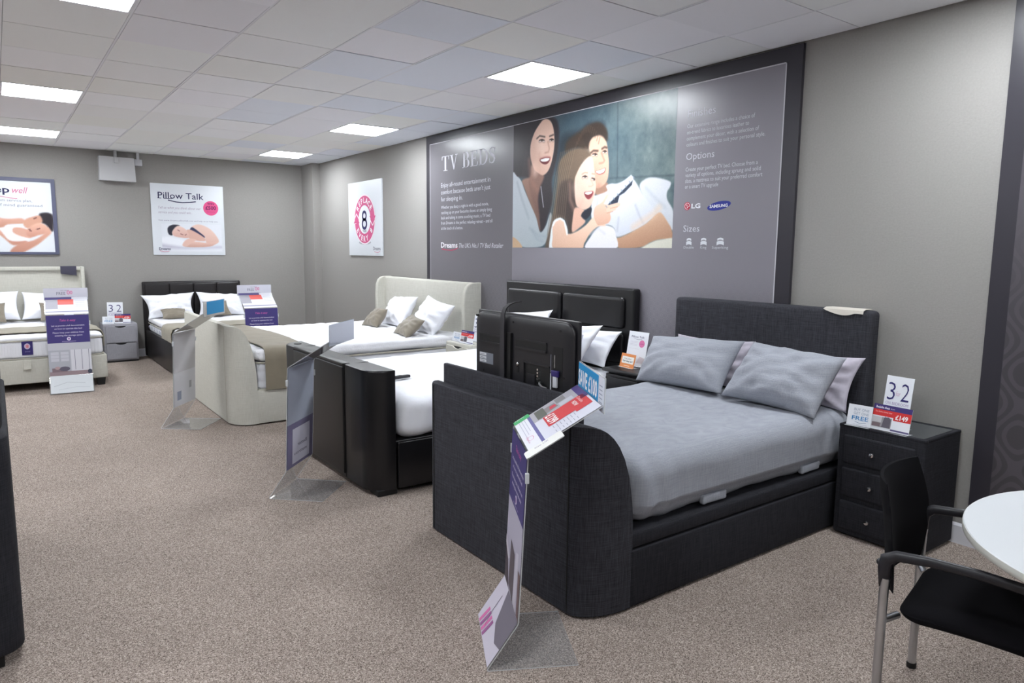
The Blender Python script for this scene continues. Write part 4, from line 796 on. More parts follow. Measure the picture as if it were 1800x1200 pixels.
g = G(); pth = [(TX - .014, -2.43, .80), (TX - .014, -2.43, 1.2), (TX - .012, -2.431, 1.262), (TX - .004, -2.438, 1.292), (TX + .006, -2.46, 1.312), (TX + .014, -2.495, 1.324), (TX + .02, -2.535, 1.33)]
secs = []
for k, p in enumerate(pth):
    w_ = .019 - .0015 * k; q = pth[min(k + 1, len(pth) - 1)]; r_ = pth[max(k - 1, 0)]; tv = (Vector(q) - Vector(r_)).normalized(); nn = Vector((1, -.15, 0)); n2 = tv.cross(Vector((0, 1, 0))).normalized(); P = Vector(p)
    secs.append([tuple(P + Vector((0, w_, 0)) + n2 * .003), tuple(P + Vector((0, -w_, 0)) + n2 * .003), tuple(P + Vector((0, -w_, 0)) - n2 * .003), tuple(P + Vector((0, w_, 0)) - n2 * .003)])
g.loft(secs); t.part('lift_strap', g, mat('strap_grey', (44, 43, 48), .5), label='flat dark strap rising over the top edge')
sh = Sheet((TX, -2.2, .985), (0, -1, 0), (0, 0, 1), .0008); sh.rect(0, 0, .13, .058, (120, 124, 134), 1)
for k in range(3): sh.rect(.004, .006 + .018 * k, .066, .019 + .018 * k, (206, 208, 214), 2); sh.text(('BN-8842', 'EU 230V', '47W')[k], .008, .008 + .018 * k, .007, (50, 50, 56), w=.05, lay=3) if 0 else sh.rect(.012, .011 + .018 * k, .05, .013 + .018 * k, (90, 90, 96), 3)
t.part('rating_sticker', sh.g, sh.ms, smooth=False, label='silver and white sticker')
for y, z in ((-2.418, 1.018), (-2.546, 1.018)):
    g = G(); g.ball((TX - .003, y, z), (.006, .01, .011), 8); g.box(TX - .002, TX, y - .009, y + .009, z - .04, z - .012, 1); t.part('bracket_screw', g, [M['chrome'], M['plastic_dk']])
for y, z in ((-2.17, 1.235), (-2.5, 1.225), (-2.87, 1.215), (-2.24, .945), (-2.9, 1.0), (-2.83, 1.06)): t.part('screw_hole', G().lathe([(.006, 0), (.006, .001)], (0, 0, 0), 10).__class__().tube([(TX - .001 + (.02 if z > 1.2 else 0) * 0, y, z), (TX + .012, y, z)], .006, 10), M['black'])
g = G(); g.box(TX - .001, TX + .0, -2.80, -2.60, .86, 1.035, 0)
for q in ((-2.604, -2.598, .86, 1.04), (-2.80, -2.598, 1.035, 1.041)): g.box(TX - .008, TX, *q, 1)
g.box(TX - .006, TX, -2.69, -2.625, .9, .985, 1); t.part('connector_panel', g, [M['plastic_dk'], M['plastic']], smooth=False)
for k in range(5): t.part('socket', G().tube([(TX - .009, -2.715, 1.015 - .016 * k), (TX, -2.715, 1.015 - .016 * k)], .0055, 10), M['chrome'])
g = G().tube([(TX - .008, -2.735, .955), (TX - .02, -2.745, .952), (TX - .022, -2.765, .94), (TX - .012, -2.79, .935)], .006, 8); t.part('cable_plug', g, M['steel'])
sh = Sheet((TX, -2.803, .93), (0, -1, 0), (0, 0, 1), .0012); sh.rect(0, 0, .009, .08, (190, 192, 200), 1); sh.rect(0, .085, .007, .17, (100, 102, 112), 1); t.part('port_label', sh.g, sh.ms, smooth=False)
g = G(); g.box(TX - .001, TX + .0, -2.89, -2.822, .95, 1.14, 0); g.box(TX - .004, TX, -2.84, -2.834, 1.04, 1.1, 1); t.part('side_port_recess', g, [M['plastic_dk'], M['steel']], smooth=False)
g = G().soft(TX - .014, TX - .002, -2.864, -2.834, .948, 1.01, .004); sub = t.part('memory_stick', g, mat('white_plastic', (200, 202, 210), .35)); t.part('stick_cap', G().soft(TX - .016, TX - .001, -2.874, -2.824, 1.0, 1.03, .005), mat('violet_plastic', (48, 38, 104), .4), parent=sub)
t.part('lift_arm', G().box(1.965, 1.985, -2.7, -2.4, .60, .80), M['black'], smooth=False)

# ---- bed B : black leather TV bed ---------------------------------------------------------------
B0, B1 = -1.335, .38; BC = (B0 + B1) / 2
t = T('tv_bed', 'black leather TV bed in the middle with stitched panel headboard', 'bed', (2.9, BC, 0))
t.part('footboard', foot_body(1.715, 1.885, BC, .70, .155, .818, .818, .16, rounded=False, z0=.035), M['leather'], angle=60)
t.part('footboard_lid', G().soft(1.704, 1.76, -.92, .05, .806, .8235, .008, k=3), M['leather'])
t.part('face_panel', G().soft(1.703, 1.72, -.915, .045, .06, .8, .008, k=3), M['leather'])
for y in (-.925, .06): t.part('seam', seam(G(), [(1.7135, y, .04), (1.7135, y, .815), (1.885, y, .8195)], .0022), M['black'])
t.part('lift_button', G().lathe([(.03, 0), (.03, .004), (.022, .006)], (1.80, .22, .8185), 20), M['plastic_dk'])
for y in (B0 + .012, B1 - .012): t.part('side_panel', G().soft(1.9, 3.95, y - .012, y + .012, .035, .345, .01, k=3), M['leather'])
t.part('mattress_base', G().soft(1.89, 3.95, B0 + .03, B1 - .03, .3, .35, .01), M['leather'])
for x in (1.83, 3.85):
    for y in (B0 + .075, B1 - .075): t.part('foot', G().soft(x - .07, x + .07, y - .06, y + .06, 0, .04, .006), M['black'])
H0, H1 = -1.38, .368
g = G().soft(3.965, 4.045, H0, H1, .03, 1.285, .018, k=4); t.part('headboard', g, M['leather'])
for y0, y1 in ((H0 + .09, H0 + .85), (H0 + .88, H1 - .06)):
    for z0, z1 in ((.955, 1.215), (.67, .925)):
        t.part('padded_panel', G().soft(3.935, 3.975, y0, y1, z0, z1, (.03, .035, .035), (2, 10, 4), lambda p, n: p + Vector((-abs(nz(p, 9, .004, 3)), 0, 0)) if n.x < -.3 else p, k=5), M['leather'])
def wsh(p, n):
    a = nz(p, 2.4, .012, 13) + nz(p, 7, .005, 4); s_ = max(0, -n.y)
    a += s_ * .012 * math.sin(p.x * 20 + p.z * 6 + 5 * nz(p, 3, 1, 2)) * max(0, (.66 - p.z) / .3)
    return p + n * a
t2 = single('duvet', 'plain white duvet covering the mattress of the middle black leather bed', 'duvet', G().soft(1.915, 3.93, B0 - .004, B1 + .004, .352, .632, (.1, .1, .09), (100, 70, 10), wsh, k=7), M['white'], (2.9, BC, .352), angle=180)
gp = 'white pillows on the middle black leather bed'
pillow('white pillow behind the television, leaning on the left padded panel', [(3.86, .33, .985), (3.86, -.50, 1.06), (3.66, -.50, .66), (3.66, .31, .65)], .15, M['white'], 2.2, gp)
pillow('rear white pillow at the right end of the middle black leather bed', [(3.905, -.62, .94), (3.89, -1.335, .945), (3.74, -1.30, .66), (3.74, -.62, .66)], .11, M['white'], 6.1, gp)
pillow('front white pillow with a paper tag, right of the television', [(3.76, -.56, .95), (3.73, -1.285, 1.0), (3.50, -1.24, .65), (3.50, -.54, .65)], .15, M['white'], 4.7, gp, wr=.014)
t = T('paper_tag', 'white paper tag with red and navy discs on the front white pillow', 'tag', (3.53, -1.13, .80))
o = Vector((3.525, -1.015, .80)); U = Vector((.02, -1, -.10)).normalized(); V = Vector((.33, -.05, 1)).normalized(); V = (V - U * V.dot(U)).normalized()
sh = Sheet(o, U, V, .0008); sh.rect(0, 0, .2, .155, (214, 214, 226), 0); sh.g.extr([sh.P(0, 0, 0), sh.P(.2, 0, 0), sh.P(.2, .155, 0), sh.P(0, .155, 0)], sh.N * -.0012, 0)
for k, s_ in enumerate(['Try', 'Comfort', 'me', 'today']): sh.text(s_, .1 + .02 * (k % 2), .115 - .03 * k, .013, (120, 120, 150), al='c', lay=2)
t.part('card', sh.g, sh.ms, smooth=False)
sh = Sheet(o, U, V, .001); sh.ell(-.0, .13, .034, .034, (60, 50, 120), 3); sh.ell(.04, .118, .036, .036, (206, 50, 72), 4); sh.text('\u00a35', .04, .108, .02, (240, 225, 230), al='c', lay=5, bold=.02); t.part('sticker', sh.g, sh.ms, smooth=False, label='red and navy round stickers')
t = T('remote_control', 'slim black remote control lying on the white duvet behind the leather footboard', 'remote control', (2.2, -.75, .63), rz=math.radians(8))
t.part('body', G().soft(-.13, .1, -.02, .02, .012, .034, .008), M['plastic']); t.part('keypad', G().soft(-.07, .03, -.013, .013, .033, .036, .001), M['plastic_dk'])

# ---- bed C : beige wing bed ---------------------------------------------------------------------
C0, C1 = 1.0, 3.03; CC = (C0 + C1) / 2
t = T('tv_bed', 'beige fabric bed with winged headboard and curved footboard', 'bed', (2.8, CC, 0))
t.part('footboard', foot_body(1.48, 1.695, CC, .80, .215, .895, .32, .19), M['beige'], angle=50)
g = G(); seam(g, [(1.4785, CC - .79, .02), (1.4785, CC - .79, .885)]); t.part('seam', g, M['piping'])
for y in (C0 + .014, C1 - .014): t.part('side_panel', G().soft(1.69, 3.9, y - .014, y + .014, .012, .315, .01, k=3), M['beige'])
t.part('mattress_base', G().soft(1.69, 3.95, C0 + .04, C1 - .04, .26, .31, .01), M['beige'])
t.part('headboard', G().soft(3.955, 4.05, .95, 3.12, .012, 1.232, .025, (2, 20, 8), k=4), M['beige'])
for y, s_ in ((.945, 1), (3.125, -1)):
    prof = [(4.05, .012), (3.86, .012), (3.845, .5), (3.84, 1.0), (3.85, 1.13), (3.875, 1.19), (3.91, 1.222), (3.95, 1.234), (4.05, 1.236)]
    g = G().loft([[(x + .008 * (k in (0, 3)), y + s_ * yy, z - .004 * (k in (0, 3))) for x, z in prof] for k, yy in enumerate((0, .008, .05, .058))]); t.part('headboard_wing', g, M['beige'], angle=35)
for x in (1.7, 3.85):
    for y in (C0 + .1, C1 - .1): t.part('foot', G().lathe([(.025, 0), (.025, .014)], (x, y, 0), 14), M['black'])
def quil(p, n):
    a = nz(p, 2.4, .012, 21) + nz(p, 12, .005, 4)
    if n.z > .4: a += .010 * (abs(math.sin(p.x * 17 + nz(p, 4, 1, 5))) * abs(math.sin(p.y * 17 + nz(p, 4, 1, 9)))) ** .5
    if abs(n.y) > .7 or abs(n.x) > .7: a += .008 * abs(math.sin((p.z - .31) * PI / .085))
    return p + n * a
t = T('mattress', 'quilted white mattress on the beige winged bed', 'mattress', (2.8, CC, .31))
t.part('core', G().soft(1.705, 3.94, C0 + .018, C1 - .018, .312, .555, (.06, .06, .03), (50, 40, 16), quil, k=5), M['mattress_side'], angle=180)
t.part('quilted_top', G().soft(1.70, 3.94, C0 + .006, C1 - .006, .565, .672, (.06, .06, .048), (110, 90, 4), quil, k=6), M['mattress'], angle=180)
g = G(); z = .56; pts = [(1.76, C0 + .004, z), (3.9, C0 + .004, z)]
for z in (.318, .56): g.tube([(3.9, C0 + .006, z), (1.76, C0 + .006, z), (1.715, C0 + .03, z), (1.702, C0 + .07, z), (1.702, C1 - .07, z), (1.715, C1 - .03, z), (1.76, C1 - .006, z), (3.9, C1 - .006, z)], .009, 8)
t.part('piping', g, M['piping'])
single('bed_throw', 'olive brown throw folded over the foot of the beige winged bed', 'throw', cloth_drape(1.765, 2.16, [(C0 - .012, .318), (C0 - .014, .62), (C0 + .01, .675), (C0 + .07, .694), (CC, .70), (C1 - .07, .694), (C1 - .01, .675), (C1 + .014, .62), (C1 + .012, .34)], .008, 4, .006, 16, wob=.02), M['brown_throw'], (1.96, CC, .32), angle=60)
gp = 'white pillows on the beige winged bed'
pillow('left white pillow propped against the beige winged headboard', [(3.87, 2.62, 1.0), (3.86, 1.99, 1.03), (3.60, 1.93, .68), (3.62, 2.50, .67)], .2, M['white'], 3.3, gp, wr=.02)
pillow('right white pillow propped on one corner against the beige headboard', [(3.84, 1.72, 1.07), (3.80, 1.06, .99), (3.55, 1.13, .67), (3.60, 1.70, .68)], .2, M['white'], 9.1, gp, wr=.02)
gp = 'taupe cushions on the beige winged bed'
pillow('left taupe satin cushion leaning on a white pillow of the beige bed', [(3.56, 2.40, .89), (3.50, 2.06, .895), (3.38, 2.10, .68), (3.36, 2.49, .675)], .13, M['taupe'], 1.1, gp, name='cushion', cat='cushion')
pillow('right taupe satin cushion tipped on its corner on the beige bed', [(3.55, 1.52, .875), (3.46, 1.11, .845), (3.25, 1.14, .675), (3.30, 1.53, .685)], .13, M['taupe'], 5.1, gp, name='cushion', cat='cushion')

# ---- bed D : dark brown leather bed at back wall ------------------------------------------------
D0, D1 = 1.565, 2.90; DY = 3.78
t = T('ottoman_bed', 'dark brown leather bed with padded headboard against the back wall', 'bed', ((D0 + D1) / 2, 4.9, 0))
for x in (D0 + .014, D1 - .014): t.part('side_panel', G().soft(x - .014, x + .014, DY + .03, 5.93, .015, .40, .01, k=3), M['leather_brown'])
t.part('foot_panel', G().soft(D0, D1, DY, DY + .035, .015, .40, .012, k=3), M['leather_brown'])
t.part('mattress_base', G().soft(D0 + .03, D1 - .03, DY + .03, 5.93, .3, .37, .01), M['leather_brown'])
t.part('headboard', G().soft(D0 - .015, D1 + .005, 5.93, 6.02, .015, 1.085, .022, (20, 2, 8), k=4), M['leather_brown'])
for k in range(4):
    x0 = D0 + .012 + k * (D1 - D0 - .034) / 4; x1 = D0 + .012 + (k + 1) * (D1 - D0 - .034) / 4
    t.part('padded_panel', G().soft(x0, x1, 5.908, 5.94, .55, 1.06, (.02, .02, .02), (4, 2, 4), k=4), M['leather_brown'])
for x in (D0 + .05, D1 - .05):
    for y in (DY + .06, 5.85): t.part('foot', G().lathe([(.025, 0), (.025, .016)], (x, y, 0), 14), M['black'])
t = T('mattress', 'white mattress with patterned grey side on the dark brown leather bed', 'mattress', (2.23, 4.9, .37))
t.part('core', mattress_geo(D0 + .035, D1 - .035, DY + .05, 5.9, .372, .50, .05, 5, .003, (40, 50, 4)), M['mattress_side'], angle=180)
t.part('quilted_top', mattress_geo(D0 + .03, D1 - .03, DY + .045, 5.9, .505, .572, .035, 6, .004, (50, 70, 2), .006), M['mattress'], angle=180)
g = G()
for z in (.385, .502): g.tube([(D0 + .028, 5.85, z), (D0 + .028, DY + .1, z), (D0 + .06, DY + .042, z), (D1 - .06, DY + .042, z), (D1 - .028, DY + .1, z), (D1 - .028, 5.85, z)], .007, 6)
t.part('piping', g, M['piping'])
g = G()
for k in range(9):
    y = 4.2 + k * .2; g.tube([(D0 + .032, y, .445), (D0 + .031, y + .04, .465), (D0 + .032, y + .08, .445), (D0 + .031, y + .04, .425), (D0 + .032, y, .445)], .003, 5)
t.part('side_embroidery', g, mat('grey_thread', (170, 172, 190), .8))
def drape_y(y0, y1, xa, xb, zt, zb, seed, m, label):
    g = cloth_drape(y0, y1, [(xa - .012, zb), (xa - .014, zt - .05), (xa + .006, zt - .006), (xa + .05, zt + .008), ((xa + xb) / 2, zt + .01), (xb - .05, zt + .008), (xb - .006, zt - .006), (xb + .014, zt - .05), (xb + .012, zb)], .008, seed, .006, 14, wob=.02)
    g.v = [(b, a, c) for a, b, c in g.v]; g.f = [f[::-1] for f in g.f]; return single('bed_throw', label, 'throw', g, m, ((xa + xb) / 2, (y0 + y1) / 2, zb), angle=60)
drape_y(4.05, 4.65, D0 + .012, D1 - .012, .578, .41, 7, M['throw'], 'beige throw across the foot of the dark brown leather bed')
gp = 'white pillows on the dark brown leather bed'
pillow('left white pillow, corner hanging over the edge, on the dark brown leather bed', [(1.50, 5.86, .90), (2.22, 5.84, .93), (2.17, 5.60, .60), (1.55, 5.60, .57)], .18, M['white'], 2.9, gp, pinch=.08, wr=.018)
pillow('right white pillow against the headboard of the dark brown leather bed', [(2.24, 5.84, .93), (2.93, 5.86, .88), (2.88, 5.60, .58), (2.22, 5.60, .60)], .18, M['white'], 7.4, gp, pinch=.06, wr=.018)
gp = 'taupe cushions on the dark brown leather bed'
pillow('left taupe cushion lying low on a white pillow at the back wall bed', [(1.70, 5.56, .71), (2.02, 5.54, .71), (2.06, 5.40, .60), (1.70, 5.40, .59)], .12, M['taupe'], 1.9, gp, name='cushion', cat='cushion')
pillow('right taupe cushion standing behind the blue card at the back wall bed', [(2.27, 5.60, .80), (2.60, 5.58, .81), (2.64, 5.44, .60), (2.26, 5.44, .60)], .13, M['taupe'], 4.9, gp, name='cushion', cat='cushion')

# ---- bed E : beige ottoman bed at left ----------------------------------------------------------
E0, E1 = -.78, .842; EY = 3.9
t = T('ottoman_bed', 'beige fabric ottoman bed at far left with dark wooden feet', 'bed', ((E0 + E1) / 2, 4.95, 0))
t.part('foot_panel', G().soft(E0, E1, EY, EY + .05, .085, .352, .012, k=3), M['beige'])
for x in (E0 + .02, E1 - .02): t.part('side_panel', G().soft(x - .02, x + .02, EY + .05, 5.9, .085, .352, .012, k=3), M['beige'])
t.part('mattress_base', G().soft(E0 + .04, E1 - .04, EY + .05, 5.9, .28, .342, .01), M['beige'])
t.part('pull_tab', G().soft(.045, .115, EY - .012, EY, .245, .35, .005, (4, 1, 6), lambda p, n: p + Vector((0, -.012 * max(0, .30 - p.z) / .05, 0))), M['beige'])
t.part('headboard', G().soft(E0, E1, 5.93, 6.02, .085, 1.30, .022, (20, 2, 8), k=4), M['beige'])
for x in (E0, E1 - .04): t.part('headboard_wing', G().soft(x, x + .045, 5.86, 6.02, .085, 1.31, .015, k=3), M['beige'])
t.part('headboard_rail', G().soft(E0, E1, 5.895, 5.95, 1.255, 1.31, .015), M['beige'])
for x in (E0 + .06, E1 - .07):
    for y in (EY + .05, 5.85): t.part('foot', G().loft([[(x - s_, y - s_, z), (x + s_, y - s_, z), (x + s_, y + s_, z), (x - s_, y + s_, z)] for s_, z in ((.035, 0), (.045, .086))]), M['black'], smooth=False)
t = T('mattress', 'white mattress with a purple badge on the beige ottoman bed', 'mattress', (.03, 4.95, .35))
def ribs(p, n):
    a = nz(p, 2.4, .006, 21)
    if n.y < -.7: a += .0025 * math.sin(p.x * 260)
    return p + n * a
t.part('core', G().soft(E0 + .03, E1 - .03, EY + .012, 5.88, .354, .565, (.07, .07, .04), (160, 30, 6), ribs, k=5), M['mattress_side'], angle=180)
t.part('quilted_top', mattress_geo(E0 + .03, E1 - .03, EY + .012, 5.88, .545, .60, .045, 6, .005, (80, 80, 2), .006, rz=.028), M['mattress'], angle=180)
g = G()
for z in (.362, .556): g.tube([(E0 + .024, 5.8, z), (E0 + .024, EY + .08, z), (E0 + .05, EY + .03, z), (E0 + .1, EY + .008, z), (E1 - .1, EY + .008, z), (E1 - .05, EY + .03, z), (E1 - .024, EY + .08, z), (E1 - .024, 5.8, z)], .007, 6)
t.part('piping', g, M['piping'])
sh = Sheet((.043, EY + .004, .402), (1, 0, 0), (0, 0, 1)); sh.g.box(.043, .143, EY + .004, EY + .012, .402, .555, sh.mi((52, 44, 104))); sh.ell(.05, .095, .027, .032, (196, 186, 214), 1); sh.ell(.05, .095, .016, .02, (216, 140, 150), 2); sh.text('1', .05, .085, .02, (60, 40, 90), al='c', lay=3); sh.text('ZONE', .05, .03, .013, (170, 160, 200), al='c', lay=1)
t.part('badge', sh.g, sh.ms, smooth=False, label='purple label with a round emblem')
drape_y(4.15, 4.75, E0 + .015, E1 - .015, .606, .42, 9, M['throw'], 'beige throw across the mattress of the beige ottoman bed')
gp = 'white pillows on the beige ottoman bed'
pillow('white pillow at the left picture edge on the beige ottoman bed', [(-.55, 5.85, 1.0), (.09, 5.84, 1.0), (.09, 5.62, .64), (-.5, 5.62, .64)], .17, M['white'], 2.9, gp)
pillow('white pillow behind the silver sign on the beige ottoman bed', [(.12, 5.84, .985), (.72, 5.86, .96), (.68, 5.62, .63), (.10, 5.62, .64)], .17, M['white'], 7.4, gp)
gp = 'taupe cushions on the beige ottoman bed'
pillow('taupe cushion at the left picture edge on the beige ottoman bed', [(-.35, 5.57, .87), (-.06, 5.57, .87), (-.06, 5.42, .63), (-.36, 5.42, .63)], .12, M['taupe'], 1.9, gp, name='cushion', cat='cushion')
pillow('taupe cushion half hidden by the silver sign on the beige ottoman bed', [(.29, 5.57, .86), (.58, 5.57, .85), (.56, 5.42, .63), (.29, 5.42, .63)], .12, M['taupe'], 4.9, gp, name='cushion', cat='cushion')
g = G().loft([[(x, 6.0, 1.3105), (x, 5.89, 1.3115), (x, 5.887, 1.3), (x, 5.886, 1.215 - dz), (x, 5.882, 1.215 - dz), (x, 5.883, 1.302), (x, 5.888, 1.3145), (x, 6.0, 1.3135)] for x, dz in ((.572, 0), (.62, .008), (.70, .02), (.755, .028))]); single('fabric_swatch', 'navy fabric swatch hanging over the beige headboard at far left', 'fabric sample', g, M['swatch_dark'], (.66, 5.93, 1.3))

# ---- bed F : dark bed whose foot end stands at the left picture edge -----------------------------
t = T('tv_bed', 'dark charcoal bed with a rolled top edge cut by the left picture edge', 'bed', (-1.2, -1.7, 0))
F1 = -.128
secs = []
for z, r_ in ((.05, .0), (.06, .006), (.9, .006), (.905, .006)):
    secs.append([])
g = G().soft(-.36, F1, -2.25, -.75, .05, .90, (.09, .09, .02), (4, 20, 10), k=6); t.part('footboard', g, M['charcoal_dark'])
g = G().soft(-.40, F1 - .012, -2.262, -.74, .872, 1.06, (.08, .09, .07), (4, 20, 3), k=6); t.part('rolled_top', g, M['charcoal_dark'])
for y in (-2.22, -.78): t.part('side_panel', G().soft(-2.5, -.35, y - .02, y + .02, .05, .38, .012, k=3), M['charcoal_dark'])
t.part('mattress_base', G().soft(-2.5, -.35, -2.2, -.8, .3, .36, .01), M['charcoal_dark'])
t.part('headboard', G().soft(-2.6, -2.5, -2.26, -.74, .05, 1.2, .03), M['charcoal_dark'])
for y in (-2.16, -.84):
    for x in (-.24, -2.52): t.part('foot', G().soft(x - .045, x + .045, y - .045, y + .045, 0, .052, .006), M['black'])
single('mattress', 'white mattress on the dark bed beyond the left picture edge', 'mattress', mattress_geo(-2.49, -.37, -2.19, -.81, .362, .62, .06, 4, .005, (30, 20, 4)), M['mattress'], (-1.4, -1.5, .36), angle=180)
# ================================================================== BEDSIDE CHESTS
def knob(g, x, y, z, d=-1): return g.lathe([(.004, 0), (.005, .008), (.013, .014), (.015, .02), (.011, .026), (.003, .028)], (0, 0, 0), 12)
def front_knob(t, x, y, z, parent):
    g = G(); prof = [(.005, 0), (.005, .008), (.012, .012), (.0145, .018), (.012, .024), (.004, .027)]; secs = []
    for r, d in prof: secs.append([(x - d, y + r * math.cos(2 * PI * k / 14), z + r * math.sin(2 * PI * k / 14)) for k in range(14)])
    g.loft(secs); t.part('knob', g, M['chrome'], parent=parent)
# near chest : three drawers
x0, x1, y0, y1, H_ = 3.645, 4.055, -3.765, -3.302, .632
t = T('bedside_chest', 'charcoal fabric bedside chest with three drawers beside the nearest bed', 'bedside table', ((x0 + x1) / 2, (y0 + y1) / 2, 0))
t.part('carcass', G().soft(x0, x1, y0, y1, .012, H_, .014, k=4), M['charcoal_dark'])
g = G()
for q in ((x0, x0 + .03, y0, y1), (x1 - .03, x1, y0, y1), (x0 + .03, x1 - .03, y0, y0 + .03), (x0 + .03, x1 - .03, y1 - .03, y1)): g.soft(q[0], q[1], q[2], q[3], H_ - .012, H_ + .008, .007)
t.part('top_rim', g, M['charcoal_dark'])
t.part('glass_top', G().box(x0 + .03, x1 - .03, y0 + .03, y1 - .03, H_, H_ + .005), M['glass_top'], smooth=False)
for z0, z1 in ((.425, .585), (.235, .40), (.045, .21)):
    d = t.part('drawer', G().soft(x0 - .014, x0 + .004, y0 + .045, y1 - .035, z0, z1, (.01, .014, .014), k=4), M['charcoal_dark']); front_knob(t, x0 - .014, (y0 + y1) / 2 - .005 + .03, (z0 + z1) / 2 + .0, d)
for x in (x0 + .05, x1 - .05):
    for y in (y0 + .05, y1 - .05): t.part('foot', G().lathe([(.02, 0), (.02, .014)], (x, y, 0), 12), M['black'])
# black chest between the near beds
x0, x1, y0, y1, H_ = 3.61, 4.055, -1.80, -1.405, .695
t = T('bedside_chest', 'black bedside chest with overhanging top between the two nearest beds', 'bedside table', ((x0 + x1) / 2, (y0 + y1) / 2, 0))
t.part('carcass', G().soft(x0 + .03, x1, y0 + .015, y1 - .015, .012, .65, .008), M['leather'])
t.part('top', G().soft(x0, x1, y0, y1, .665, H_, .012, k=4), M['leather']); t.part('plinth', G().box(x0 + .05, x1, y0 + .03, y1 - .03, .65, .665), M['black'], smooth=False)
for z0, z1 in ((.44, .63), (.24, .42), (.04, .22)):
    d = t.part('drawer', G().soft(x0 + .012, x0 + .034, y0 + .03, y1 - .03, z0, z1, .008), M['leather']); front_knob(t, x0 + .012, (y0 + y1) / 2, (z0 + z1) / 2, d)
def two_drawer(label, ox, oy, w, dpt, h, rz, m, loc_z=0):
    """front faces local -Y"""
    t = T('bedside_chest', label, 'bedside table', (ox, oy, 0), rz=rz, local=True)
    g = G(); g.soft(-w / 2, w / 2, 0.012, dpt, .02, h, .012, k=4); t.part('carcass', g, m)
    for z0, z1 in ((.045, h / 2 - .005), (h / 2 + .01, h - .035)):
        g = G(); n_ = 16; pts = []
        for k in range(n_ + 1):
            u = -w / 2 + .03 + (w - .06) * k / n_; dip = .022 * max(0, 1 - (u / (w * .17)) ** 2) if abs(u) < w * .17 else 0; pts.append((u, z1 - dip))
        poly = [(-w / 2 + .03, z0)] + [(w / 2 - .03, z0)] + pts[::-1]
        g.extr([(a, -.006, b) for a, b in poly], (0, .02, 0)); d = t.part('drawer', g, m, smooth=False)
        t.part('finger_slot', G().box(-w * .16, w * .16, .0115 - .002, .0118, z1 - .024, z1 + .002), M['black'], smooth=False, parent=d)
    t.part('plinth', G().box(-w / 2 + .01, w / 2 - .01, .02, dpt - .01, 0, .02), M['black'], smooth=False)
    return t
two_drawer('grey fabric bedside chest with two drawers against the back wall', 1.205, 5.61, .42, .40, .53, math.radians(0), M['grey_fab'])
two_drawer('beige fabric bedside chest between the beige and middle leather beds', 3.57, .66, .46, .47, .65, -PI / 2, M['beige'])

# ================================================================== CARDS
def place_card(name, label, cat, BL, ang, w, h, lean, draw, base=(230, 232, 238), group=None, lip=.02):
    """upright card; BL = lower left seen from the front, ang = direction of its width"""
    U = Vector((math.cos(math.radians(ang)), math.sin(math.radians(ang)), 0)); Nn = U.cross(Vector((0, 0, 1))); V = (Vector((0, 0, 1)) * math.cos(math.radians(lean)) - Nn * math.sin(math.radians(lean)))
    o = Vector(BL); t = T(name, label, cat, tuple(o), group=group)
    sh = Sheet(o, U, V, .0007); g = G(); g.extr([sh.P(0, 0, 0), sh.P(w, 0, 0), sh.P(w, h, 0), sh.P(0, h, 0)], sh.N * -.0018); t.part('card', g, flat(base, .4), smooth=False)
    if lip:
        g = G(); nrm = Vector((Nn.x, Nn.y, 0)).normalized(); g.extr([tuple(o + Vector((0, 0, .0)) - nrm * .0), tuple(o + U * w), tuple(o + U * w + nrm * lip), tuple(o + nrm * lip)], (0, 0, .002)); g.extr([tuple(o - nrm * .045), tuple(o + U * w - nrm * .045), tuple(o + U * w), tuple(o)], (0, 0, .002)); t.part('holder', g, M['acrylic_edge'], smooth=False)
    draw(sh, w, h); t.part('print', sh.g, sh.ms, smooth=False); return t
def draw_3for2(word):
    def f(s, w, h):
        navy = (48, 44, 104)
        s.text('3', w * .1, h * .53, h * .37, navy, w=w * .28, bold=-.012); s.text('2', w * .6, h * .53, h * .37, navy, w=w * .3, bold=-.012)
        if word: s.text('for', w * .5, h * .62, h * .1, (206, 170, 196), w=w * .16, al='c')
        s.text('ON BEDROOM', w * .5, h * .44, h * .06, (160, 140, 178), w=w * .84, al='c'); s.text('FURNITURE', w * .5, h * .345, h * .075, (150, 128, 172), w=w * .84, al='c')
    return f
def draw_bogof(s, w, h):
    s.text('BUY ONE', w * .56, h * .72, h * .13, (150, 160, 178), w=w * .62, al='c'); s.text('GET ONE', w * .56, h * .54, h * .13, (150, 160, 178), w=w * .62, al='c'); s.text('FREE', w * .54, h * .28, h * .2, (52, 132, 188), w=w * .68, al='c', bold=.012)
    s.line([(w * .35, h * .2), (w * .5, h * .155), (w * .65, h * .15), (w * .8, h * .19)], h * .018, (100, 120, 150), 2); s.rect(w * .3, h * .07, w * .85, h * .085, (190, 192, 200), 1)
